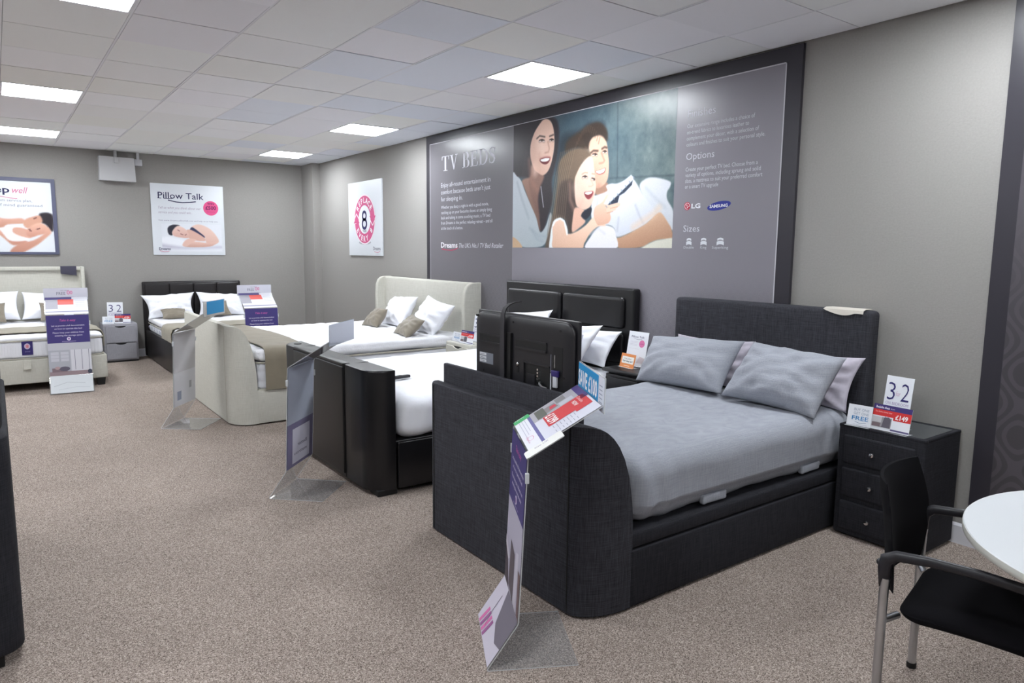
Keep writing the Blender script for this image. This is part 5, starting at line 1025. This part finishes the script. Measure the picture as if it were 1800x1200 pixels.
def draw_price(title, price):
    def f(s, w, h):
        s.rect(0, h * .8, w, h, (64, 52, 112), 1); s.rect(0, h * .56, w, h * .8, (206, 52, 52), 1); s.rect(w * .55, h * .46, w, h * .56, (206, 52, 52), 1)
        s.text(title, w * .06, h * .85, h * .09, (226, 220, 236), w=w * .36, bold=.02); s.text('from', w * .45, h * .86, h * .05, (200, 190, 216), w=w * .1)
        s.text('Two & three drawer chest', w * .06, h * .69, h * .06, (240, 200, 200), w=w * .44); s.text(price, w * .92, h * .52, h * .18, (246, 236, 236), w=w * .32, al='r', bold=.03)
        s.rect(w * .02, h * .13, w * .52, h * .52, (150, 148, 152), 1); s.rect(w * .02, h * .3, w * .26, h * .52, (196, 194, 198), 2); s.poly([(w * .28, h * .13), (w * .5, h * .13), (w * .5, h * .46), (w * .44, h * .55), (w * .32, h * .52)], (98, 94, 104), 2); s.line([(w * .34, h * .56), (w * .37, h * .5)], w * .01, (70, 64, 74), 3); s.rect(w * .02, h * .13, w * .24, h * .28, (120, 104, 108), 3)
        s.rect(w * .52, h * .06, w, h * .12, (96, 88, 130), 1)
    return f
z = .638
g1 = 'cards on the charcoal bedside chest'
place_card('offer_card', 'tall white 3 for 2 card on the charcoal bedside chest', 'card', (3.79, -3.455, z), -95, .15, .282, 8, draw_3for2(True), group=g1)
place_card('offer_card', 'small white BUY ONE GET ONE FREE card on the charcoal bedside chest', 'card', (3.655, -3.335, z), -86, .13, .117, 12, draw_bogof, group=g1)
place_card('price_card', 'purple and red price card reading \u00a3149 on the charcoal bedside chest', 'card', (3.675, -3.46, z), -93, .205, .14, 12, draw_price('Bedside chest', '\u00a3149'), group=g1)
z = .651; g1 = 'cards on the beige bedside chest'
place_card('offer_card', 'tall white 3 2 card on the beige bedside chest', 'card', (3.79, .72, z), -92, .2, .27, 8, draw_3for2(False), group=g1)
place_card('offer_card', 'small white FREE card on the beige bedside chest', 'card', (3.65, .88, z), -90, .155, .095, 12, draw_bogof, group=g1)
place_card('price_card', 'purple and red price card on the beige bedside chest', 'card', (3.62, .68, z), -86, .21, .13, 12, draw_price('Bedside chest', '\u00a3199'), group=g1)
z = .531; g1 = 'cards on the grey bedside chest'
place_card('offer_card', 'tall white 3 2 card on the grey bedside chest by the back wall', 'card', (1.075, 5.83, z), -22, .2, .285, 5, draw_3for2(False), group=g1)
place_card('offer_card', 'small white FREE card on the grey bedside chest by the back wall', 'card', (1.0, 5.70, z), -22, .145, .1, 8, draw_bogof, group=g1)
place_card('price_card', 'purple and red price card on the grey bedside chest by the back wall', 'card', (1.15, 5.715, z), -22, .2, .13, 10, draw_price('Bedside chest', '\u00a3129'), group=g1)
def draw_pt(s, w, h):
    s.text('Pillow Talk', w * .48, h * .82, h * .06, (70, 66, 110), w=w * .66, al='c'); s.line([(w * .3, h * .785), (w * .5, h * .77), (w * .7, h * .785)], h * .006, (100, 96, 130), 2)
    for k in range(4): s.rect(w * .12, h * (.7 - k * .035), w * .5, h * (.706 - k * .035), (190, 180, 196), 1)
    s.ell(w * .72, h * .66, w * .14, w * .14, (216, 120, 166), 1); s.text('\u00a3500', w * .72, h * .64, h * .03, (150, 50, 110), w=w * .2, al='c'); s.poly([(w * .55, h * .1), (w * .95, h * .1), (w * .95, h * .25), (w * .7, h * .3)], (214, 206, 212), 1); s.rect(w * .1, h * .5, w * .6, h * .505, (200, 196, 206), 1)
g1 = 'cards on the black bedside chest'
place_card('offer_card', 'tall white Pillow Talk card on the black bedside chest', 'card', (3.84, -1.425, .697), -90, .205, .27, 10, draw_pt, group=g1)
def draw_or(s, w, h):
    s.rrect(w * .1, h * .3, w * .92, h * .8, h * .06, (236, 232, 226), 1); s.text('Free pillow', w * .5, h * .6, h * .1, (80, 76, 100), w=w * .5, al='c'); s.text('Your sleep card', w * .5, h * .42, h * .12, (40, 40, 56), w=w * .7, al='c', bold=.02); s.rect(w * .3, h * .12, w * .7, h * .16, (240, 214, 190), 1)
place_card('offer_card', 'small orange edged card in front of the Pillow Talk card', 'card', (3.745, -1.46, .697), -97, .17, .108, 14, draw_or, base=(222, 140, 84), group=g1)

# ================================================================== ACRYLIC STANDS
D_, OB, HB, HT, OT, LX, LZ, HX, HZ = .36, .125, .184, .847, .155, .276, .17, .002, .104
TH = .004
def bent(w, path, edge=.0):
    """bent sheet of width w following (y,z) path; faces get clear acrylic, rims get the edge material"""
    g = G(); P = [Vector((0, a, b)) for a, b in path]; nn = []
    for i in range(len(P)):
        a = (P[i] - P[i - 1]).normalized() if i else (P[1] - P[0]).normalized(); b = (P[i + 1] - P[i]).normalized() if i < len(P) - 1 else a
        na = Vector((0, -a.z, a.y)); nb = Vector((0, -b.z, b.y)); m_ = (na + nb).normalized(); nn.append(m_ / max(.35, m_.dot(na)))
    for i in range(len(P) - 1):
        a0, a1 = P[i] - nn[i] * TH / 2, P[i] + nn[i] * TH / 2; b0, b1 = P[i + 1] - nn[i + 1] * TH / 2, P[i + 1] + nn[i + 1] * TH / 2; x = w / 2
        L = lambda v, s_: (s_ * x, v.y, v.z)
        g.add([L(a0, -1), L(a0, 1), L(b0, 1), L(b0, -1)], [(3, 2, 1, 0)], 0); g.add([L(a1, -1), L(a1, 1), L(b1, 1), L(b1, -1)], [(0, 1, 2, 3)], 0)
        g.add([L(a0, -1), L(a1, -1), L(b1, -1), L(b0, -1)], [(0, 1, 2, 3)], 1); g.add([L(a0, 1), L(a1, 1), L(b1, 1), L(b0, 1)], [(3, 2, 1, 0)], 1)
        if i == 0: g.add([L(a0, -1), L(a0, 1), L(a1, 1), L(a1, -1)], [(0, 1, 2, 3)], 1)
        if i == len(P) - 2: g.add([L(b0, -1), L(b0, 1), L(b1, 1), L(b1, -1)], [(3, 2, 1, 0)], 1)
    return g
def round_bend(pts, r=.02, k=4):
    out = [pts[0]]
    for i in range(1, len(pts) - 1):
        p = Vector((*pts[i], 0)); a = Vector((*pts[i - 1], 0)); b = Vector((*pts[i + 1], 0)); da = (a - p).normalized(); db = (b - p).normalized(); s_ = p + da * r; e_ = p + db * r
        for q in range(k + 1): f = q / k; w_ = s_ * (1 - f) ** 2 + p * 2 * f * (1 - f) + e_ * f * f; out.append((w_.x, w_.y))
    out.append(pts[-1]); return out
def local_panel(a, b, w):
    """frame of a stand panel between profile points a (lower) and b (upper), front face; u from viewer's left"""
    A = Vector((0, a[0], a[1])); B = Vector((0, b[0], b[1])); V = (B - A).normalized(); U = Vector((1, 0, 0)); N_ = U.cross(V)
    return A + N_ * (TH / 2 + .001) - U * (w / 2), U, V, (B - A).length
def stand(label, x, y, deg, w, fronts):
    t = T('sign_stand', label, 'sign stand', (x, y, 0), rz=math.radians(deg + 90), group='clear acrylic sign stands at the feet of the beds')
    z0 = TH / 2 + .001
    path = round_bend([(D_, z0), (.004, z0), (OB, HB), (OT, HT), (OT + LX, HT + LZ)], .012)
    t.part('acrylic_body', bent(w, path), [M['acrylic'], M['acrylic_edge']], smooth=False)
    g = G()   # print pockets: second clear sheet in front
    A = (OB, HB); B = (OT, HT - .01); o, U, V, L = local_panel(A, B, w); 
    t.part('header_flap', bent(w * 1.02, [(OT + LX + .004, HT + LZ - .03), (OT + LX + HX + .004, HT + LZ + HZ)]), [M['acrylic'], M['acrylic_edge']], smooth=False)
    fr = dict(riser=((.01, .012), (OB, HB)), upright=((OB + .001, HB + .004), (OT, HT - .006)), lectern=((OT + .004, HT + .002), (OT + LX - .004, HT + LZ - .002)), flap=((OT + LX + .004, HT + LZ - .028), (OT + LX + HX + .004, HT + LZ + HZ - .002)))
    for nm, (pn, fn) in fronts.items():
        a, b = fr[pn]; o, U, V, L = local_panel(a, b, w if pn != 'flap' else w * 1.02); sh = Sheet(o, U, V, .0007); fn(sh, w if pn != 'flap' else w * 1.02, L); t.part(nm, sh.g, sh.ms, smooth=False)
    for s_ in (-1, 1): t.part('clip', G().soft(s_ * w / 2 - .006, s_ * w / 2 + .006, OT - .012, OT + .004, HT - .115, HT - .075, .003), M['acrylic_edge'])
    return t
PUR = (66, 58, 116)
def draw_demo(frac, photo):
    def f(s, w, L):
        m = .008; zb = L * (1 - frac); s.rect(m, zb, w - m, L, PUR, 1); lt = (206, 200, 224)
        s.text('Take it easy', w / 2, zb + (L - zb) * .78, (L - zb) * .085, (206, 100, 170), w=w * .36, al='c', shear=.3)
        ts = ['Let us provide a full demonstration', 'on how to operate this bed', 'Please keep your children from', 'entering the storage space']; hs = (.60, .49, .35, .245); ws = (.74, .62, .70, .62)
        for q, hh, ww in zip(ts, hs, ws): s.text(q, w / 2, zb + (L - zb) * hh, (L - zb) * .055, lt, w=w * ww, al='c', bold=.012)
        s.ell(w / 2, zb + (L - zb) * .145, w * .045, w * .045, (222, 218, 234), 2); s.ell(w / 2, zb + (L - zb) * .145, w * .028, w * .028, (150, 120, 170), 3); s.rect(w * .34, zb + (L - zb) * .045, w * .66, zb + (L - zb) * .06, (160, 150, 190), 2)
        photo(s, w, zb)
    return f
def photo_room(s, w, zb):
    m = .008; s.rect(m, 0, w - m, zb, (186, 187, 196), 1); y1 = zb * .78
    s.rect(m, 0, w * .5, y1, (168, 170, 180), 2)
    for i in range(2):
        for j in range(3): s.rect(w * (.07 + .22 * i), y1 * (.56 + .13 * j), w * (.25 + .22 * i), y1 * (.67 + .13 * j), (190, 191, 200), 3)
    s.rect(w * .52, y1 * .12, w - m, y1, (206, 206, 214), 2)
    for i in range(3): s.rect(w * (.6 + .16 * i), y1 * .2, w * (.613 + .16 * i), y1, (130, 132, 146), 3)
    s.rect(m, 0, w - m, y1 * .16, (150, 132, 138), 3); s.rect(w * .08, y1 * .14, w * .42, y1 * .3, (128, 110, 118), 4); s.ell(w * .36, y1 * .26, w * .12, y1 * .09, (96, 92, 108), 5); s.ell(w * .2, y1 * .3, w * .06, y1 * .06, (176, 150, 152), 5)
    s.ell(w * .93, zb * .08, w * .05, w * .06, (70, 74, 90), 6)
def photo_white(s, w, zb): s.rect(.008, 0, w - .008, zb, (206, 206, 216), 1)
def riser_silver(s, w, L):
    s.rect(.008, 0, w - .008, L, (196, 200, 204), 1); s.line([(w * .1, L * .4), (w * .4, L * .6), (w * .8, L * .5)], .006, (168, 172, 178), 2); s.line([(w * .2, L * .2), (w * .6, L * .3), (w * .9, L * .25)], .005, (176, 180, 186), 2)
def flap_free(s, w, L):
    s.rrect(0, 0, w, L, .008, (206, 206, 218), 1); s.text('FREE', w * .49, L * .42, L * .26, (110, 112, 130), w=w * .2, al='r'); s.ring(w * .555, L * .62, w * .035, L * .18, .008, (212, 130, 170), 2); s.ring(w * .62, L * .62, w * .03, L * .16, .008, (212, 130, 170), 2); s.text('DELIVERY', w * .48, L * .75, L * .1, (150, 150, 166), w=w * .2, al='c'); s.rect(w * .38, L * .22, w * .68, L * .26, (180, 176, 192), 2)
def lect_basic(s, w, L):
    m = .006; s.rect(m, 0, w - m, L, (214, 214, 222), 1); s.rect(m, L * .86, w * .62, L, (90, 84, 130), 2); s.rect(w * .3, L * .55, w * .66, L * .86, (214, 92, 84), 2); s.rect(m, L * .3, w * .3, L * .86, (156, 154, 164), 2)
    for k in range(4): s.rect(w * .7, L * (.75 - .1 * k), w * .92, L * (.765 - .1 * k), (160, 160, 172), 2)
    s.rect(m, L * .12, w - m, L * .16, (100, 96, 140), 2)
# A : nearest stand, viewer side faces the aisle
def ph_A(s, w, zb):
    m = .008; s.rect(m, 0, w - m, zb, (176, 172, 190), 1); s.poly([(w * .3, zb * .05), (w * .6, 0), (w * .62, zb * .55), (w * .34, zb * .6)], (92, 84, 92), 2); s.poly([(m, 0), (w * .3, 0), (w * .2, zb * .3), (m, zb * .4)], (70, 62, 72), 2)
    s.poly([(w * .62, 0), (w * .8, 0), (w * .84, zb * .66), (w * .7, zb * .62)], (196, 192, 206), 2); s.poly([(m, zb * .42), (w * .22, zb * .3), (w * .3, zb * .36), (m, zb * .52)], (206, 202, 214), 3); s.rect(w * .86, 0, w - m, zb * .5, (110, 88, 90), 2)
def riser_A(s, w, L):
    m = .006; s.rect(m, 0, w - m, L, (196, 190, 204), 1); s.poly([(w * .35, L), (w * .55, L * .45), (w * .8, L * .3), (w - m, L * .4), (w - m, L)], (110, 104, 116), 2)
    for k in range(4): s.poly([(w * (.12 + .09 * k), .004), (w * (.18 + .09 * k), .004), (w * (.24 + .09 * k), L * .4), (w * (.18 + .09 * k), L * .4)], (206, 110, 164) if k % 2 == 0 else (150, 90, 140), 3)
    s.line([(w * .3, L * .8), (w * .3, L * .4), (w * .36, L * .15)], .004, (80, 76, 90), 3)
def lect_A(s, w, L):
    m = .004; s.rect(m, 0, w - m, L, (210, 210, 222), 1)
    s.rect(m, 0, w - m, L * .19, (222, 222, 230), 2); s.rect(m, L * .19, w - m, L * .235, (96, 92, 150), 2); s.rect(m, L * .90, w * .5, L, (74, 60, 120), 3)
    s.rect(m, L * .235, w * .36, L * .90, (168, 166, 174), 2); s.rect(w * .05, L * .3, w * .34, L * .44, (90, 92, 84), 3); s.poly([(w * .12, L * .44), (w * .3, L * .44), (w * .28, L * .62), (w * .12, L * .6)], (136, 128, 130), 3); s.poly([(w * .16, L * .52), (w * .26, L * .5), (w * .25, L * .6), (w * .17, L * .6)], (200, 60, 76), 4); s.rect(w * .04, L * .62, w * .2, L * .76, (134, 132, 134), 3); s.rect(w * .22, L * .64, w * .34, L * .84, (188, 190, 200), 3)
    s.rect(w * .36, L * .74, w * .76, L * .97, (204, 44, 52), 3); s.rect(w * .36, L * .36, w * .70, L * .74, (204, 44, 52), 3)
    s.text('\u00a31299', w * .39, L * .39, L * .13, (246, 232, 234), w=w * .29, lay=5, bold=.03); s.text('Double', w * .4, L * .86, L * .05, (240, 200, 204), w=w * .2, lay=5); s.text('NOW', w * .44, L * .77, L * .06, (246, 232, 234), w=w * .16, lay=5, bold=.02)
    for k in range(7): s.rect(w * .74, L * (.70 - .05 * k), w * (.82 + .02 * (k % 3)), L * (.708 - .05 * k), (150, 152, 168), 3); s.rect(w * .88, L * (.70 - .05 * k), w * .95, L * (.708 - .05 * k), (150, 152, 168), 3)
    for k in range(3): s.rect(w * (.08), L * (.14 - .04 * k), w * (.5 + .08 * k), L * (.148 - .04 * k), (180, 178, 196), 3)
    s.ring(w * .7, L * .1, w * .06, L * .045, .003, (214, 150, 180), 3); s.text('Upgrade', w * .62, L * .05, L * .028, (206, 150, 176), w=w * .2, lay=4)
def flap_A(s, w, L):
    s.rrect(0, 0, w, L, .01, (216, 220, 232), 1); s.rect(.002, .002, w * .8, L - .002, (26, 140, 200), 2); s.text('SAVE \u00a3100', w * .02, L * .3, L * .5, (236, 240, 246), w=w * .74, lay=3, bold=.03)
    for k in range(5): s.rect(w * .84, L * (.72 - .12 * k), w * .95, L * (.75 - .12 * k), (150, 156, 176), 3)
A_ = stand('nearest clear acrylic sign stand with blue SAVE \u00a3100 header', 1.368, -3.10, 151.5, .41,
      dict(demo_print=('upright', draw_demo(.44, ph_A)), riser_print=('riser', riser_A), price_print=('lectern', lect_A), header_print=('flap', flap_A)))
o, U, V, L = local_panel((OT + .004, HT + .002), (OT + LX - .004, HT + LZ - .002), .41)
def addtab(u0, v0, u1, v1, c, nm, txt, rot=0, lab=None):
    s = Sheet(o, U, V, .0007); s.rrect(u0, v0, u1, v1, .01, c, -2); s.g.extr([s.P(u0 + .01, v0, -.0016), s.P(u1 - .01, v0, -.0016), s.P(u1 - .01, v1, -.0016), s.P(u0 + .01, v1, -.0016)], s.N * -.001, s.mi(c))
    s.rrect(u0, v0, u1, v1, .01, c, 3); s.text(txt, (u0 + u1) / 2 - .01 * (rot != 0), (v0 + v1) / 2 - .006, .014, (120, 110, 150) if c[0] > 150 else (230, 240, 230), al='c', lay=4, rot=rot); A_.part(nm, s.g, s.ms, smooth=False, label=lab)
addtab(.395, -.02, .47, .14, (226, 226, 222), 'side_tab', 'Size UK', PI / 2, 'white tab sticking out at the right')
addtab(-.022, .0, .03, .075, (64, 170, 104), 'green_tab', 'NEW', PI / 2, 'green tab at the lower left')
# B : in front of the middle leather bed, seen from behind
def back_paper(cols_):
    def f(s, w, L):
        s.rect(.008, L * .45, w - .008, L, cols_[0], -6); s.rect(.008, 0, w - .008, L * .45, cols_[1], -6)
        s.rect(.008, L * .45, w - .008, L, cols_[0], 0.5); s.rect(.008, 0, w - .008, L * .45, cols_[1], 0.5)
    return f
def up_B(s, w, L):
    for k in (-7, .5): s.rect(.008, L * .44, w - .008, L, (178, 184, 200), k); s.rect(.008, 0, w - .008, L * .44, (128, 122, 152), k); s.rect(w * .16, L * .03, w * .80, L * .38, (212, 210, 226), k * 1.2)
    s.text('Better', w * .44, L * .19, L * .035, (96, 92, 120), w=w * .34, al='c', lay=-9); s.text('mattress', w * .5, L * .11, L * .035, (96, 92, 120), w=w * .46, al='c', lay=-9); s.text('Better', w * .44, L * .19, L * .035, (96, 92, 120), w=w * .34, al='c', lay=2); s.text('mattress', w * .5, L * .11, L * .035, (96, 92, 120), w=w * .46, al='c', lay=2)
def lect_back(c):
    def f(s, w, L): s.rect(.008, .005, w - .008, L - .005, c, -6.5); s.rect(.008, .005, w - .008, L - .005, (206, 206, 214), .5); s.rect(w * .4, L * .4, w * .8, L * .9, (204, 60, 60), 1.5)
    return f
def flap_back(front):
    def f(s, w, L): s.rrect(.0, .0, w, L, .008, (192, 196, 212), -6.5); s.rrect(0, 0, w, L, .008, front, 1)
    return f
stand('acrylic sign stand at the foot of the middle black leather bed', 1.318, -.80, 136, .40,
      dict(upright_print=('upright', up_B), price_print=('lectern', lect_back((150, 150, 160))), header_print=('flap', flap_back((26, 140, 200)))))
def up_C(s, w, L):
    for k in (-7, .5): s.rect(.008, L * .46, w - .008, L, (198, 196, 200), k); s.rect(.008, 0, w - .008, L * .46, (216, 216, 222), k); s.rect(w * .66, L * .08, w * .84, L * .2, (150, 156, 176), k * 1.2); s.rect(w * .2, L * .2, w * .3, L * .3, (170, 170, 176), k * 1.2)
def flap_C(s, w, L):
    s.rrect(0, 0, w, L, .008, (198, 194, 190), -6); s.rect(w * .04, L * .12, w * .86, L * .98, (34, 140, 196), -7.5); s.rrect(0, 0, w, L, .008, (210, 210, 218), .5)
stand('acrylic sign stand with a blue header card at the foot of the beige winged bed', 1.07, 1.50, 142, .40,
      dict(upright_print=('upright', up_C), price_print=('lectern', lect_back((176, 170, 158))), header_print=('flap', flap_C)))
stand('acrylic sign stand with purple Take it easy notice before the dark brown leather bed', 2.486, 3.34, -91, .41,
      dict(demo_print=('upright', draw_demo(.46, photo_room)), riser_print=('riser', riser_silver), price_print=('lectern', lect_basic), header_print=('flap', flap_free)))
stand('acrylic sign stand with purple notice before the beige ottoman bed at left', .456, 3.50, -94, .41,
      dict(demo_print=('upright', draw_demo(.46, photo_room)), riser_print=('riser', riser_silver), price_print=('lectern', lect_basic), header_print=('flap', flap_free)))

# ================================================================== TABLE AND CHAIR
TC = (2.573, -4.997); t = T('round_table', 'round white laminate table at the right picture edge', 'table', (*TC, 0))
prof = [(.0, .705), (.585, .705), (.602, .712), (.6075, .722), (.6075, .734)]; t.part('table_edge', G().lathe([(.57, .705), (.595, .707), (.6075, .716), (.6085, .728), (.607, .7375)], (*TC, 0), 96), M['tableedge'], angle=60)
t.part('tabletop', G().lathe([(.6065, .7375), (.604, .7405)], (*TC, 0), 96), M['tabletop'])
t.part('column', G().lathe([(.035, .03), (.035, .705)], (*TC, 0), 24), M['steel']); t.part('base', G().lathe([(.24, 0), (.24, .008), (.2, .018), (.05, .035)], (*TC, 0), 48), M['steel'])
# chair: local -Y = facing (towards table)
cx, cy = 2.368, -4.26; ry = math.atan2(.12, .535)
t = T('armchair', 'black fabric chair with arms and steel tube legs at the round table', 'chair', (cx, cy, 0), rz=ry)
hw = .274
def soft_seat(p, n): return p + Vector((0, 0, -.02 * ((p.y + .25) / .25) ** 2 * (1 if n.z > 0 else .6))) + n * nz(p, 6, .002, 1)
t.part('seat', G().soft(-.235, .235, -.50, -.03, .405, .475, (.07, .08, .034), (14, 14, 2), soft_seat, k=6), M['chairfab'], angle=180)
# curved back shell
secs = []
for i in range(15):
    f = i / 14; z = .475 + .365 * f; wdt = .19 + .075 * math.sin(min(1, .1 + f * 1.7) * PI / 2) - .05 * max(0, f - .55) / .45; yb = .045 + .04 * f ** 1.4 - .015 * math.sin(f * PI); row = []
    e = .026 * (1 - max(0, (f - .88) / .12) ** 2 * .7) * (1 - max(0, (.1 - f) / .1) ** 2 * .6)
    for q in range(13): a = -1 + 2 * q / 12; row.append((a * wdt + .018, yb - .055 * a * a + .0 - e * (1 - abs(a) ** 6) * .5, z))
    for q in range(12, -1, -1): a = -1 + 2 * q / 12; row.append((a * wdt + .018, yb - .055 * a * a + e * (1 - abs(a) ** 6) * .5 + .003, z))
    secs.append(row)
t.part('backrest', G().loft(secs), M['chairfab'], angle=60)
for s_ in (-1, 1):
    t.part('leg', G().tube([(s_ * hw, .0, .0), (s_ * hw, .0, .50), (s_ * hw, -.002, .56)], .0145, 14), M['steel'], label='rear steel tube leg')
    t.part('leg', G().tube([(s_ * hw, -.46, .0), (s_ * hw, -.44, .40)], .0145, 14), M['steel'], label='front steel tube leg')
    t.part('leg_cap', G().lathe([(.017, 0), (.017, .02)], (s_ * hw, 0, 0), 14), M['black']); t.part('leg_cap', G().lathe([(.017, 0), (.017, .02)], (s_ * hw, -.46, 0), 14), M['black'])
    t.part('seat_bracket', G().tube([(s_ * hw, .0, .415), (s_ * .2, -.03, .415)], .012, 10), M['steel']); t.part('seat_bracket', G().tube([(s_ * hw, -.44, .395), (s_ * .2, -.42, .41)], .012, 10), M['steel'])
    # arm: moulded plastic, socket over rear leg, sweeping forward
    pth = [(s_ * hw, .0, .53), (s_ * hw, .003, .59), (s_ * hw, -.002, .622), (s_ * hw, -.03, .64), (s_ * hw, -.12, .648), (s_ * hw, -.25, .648), (s_ * (hw + .003), -.38, .64), (s_ * (hw + .003), -.44, .622), (s_ * hw, -.455, .59), (s_ * hw, -.45, .45), (s_ * hw, -.44, .40)]
    rr = [.016, .020, .022, .018, .0165, .0165, .0165, .0165, .016, .015, .0145]
    t.part('armrest', G().tube(pth, rr, 12, flatten=.75), M['chairplastic'], angle=180)
    t.part('back_support', G().tube([(s_ * (hw - .008), .002, .585), (s_ * (hw - .035), .012, .585), (s_ * .215, .03, .585)], [.011, .013, .012], 10), M['chairplastic'])

# ================================================================== CAMERA, LIGHT, VIEW
f_, yaw, pit, rol, cxx, cyy, _h = 1237.6632, .630619886, -.128975645, .00915289742, -.119190408, -5.33537493, 0
cyw, syw, cp, sp = math.cos(yaw), math.sin(yaw), math.cos(pit), math.sin(pit)
Fv = Vector((syw * cp, cyw * cp, sp)); Rv = Vector((cyw, -syw, 0)); Uv = Rv.cross(Fv)
R2 = Rv * math.cos(rol) + Uv * math.sin(rol); U2 = -Rv * math.sin(rol) + Uv * math.cos(rol)
cam = bpy.data.cameras.new('camera'); co = bpy.data.objects.new('camera', cam); COL.objects.link(co); SC.camera = co
cam.sensor_fit = 'HORIZONTAL'; cam.sensor_width = 36; cam.lens = f_ * 36 / 1800; cam.clip_start = .02; cam.clip_end = 60
Mx = Matrix((R2, U2, -Fv)).transposed().to_4x4(); Mx.translation = Vector((cxx, cyy, 1.58273580)); co.matrix_world = Mx
w = bpy.data.worlds.new('world'); SC.world = w; w.use_nodes = True; w.node_tree.nodes['Background'].inputs[0].default_value = (.6, .62, .68, 1); w.node_tree.nodes['Background'].inputs[1].default_value = .3
SC.view_settings.view_transform = 'Standard'; SC.view_settings.look = 'None'; SC.view_settings.exposure = 0.27; SC.view_settings.gamma = 1.0; SC.view_settings.use_curve_mapping = False
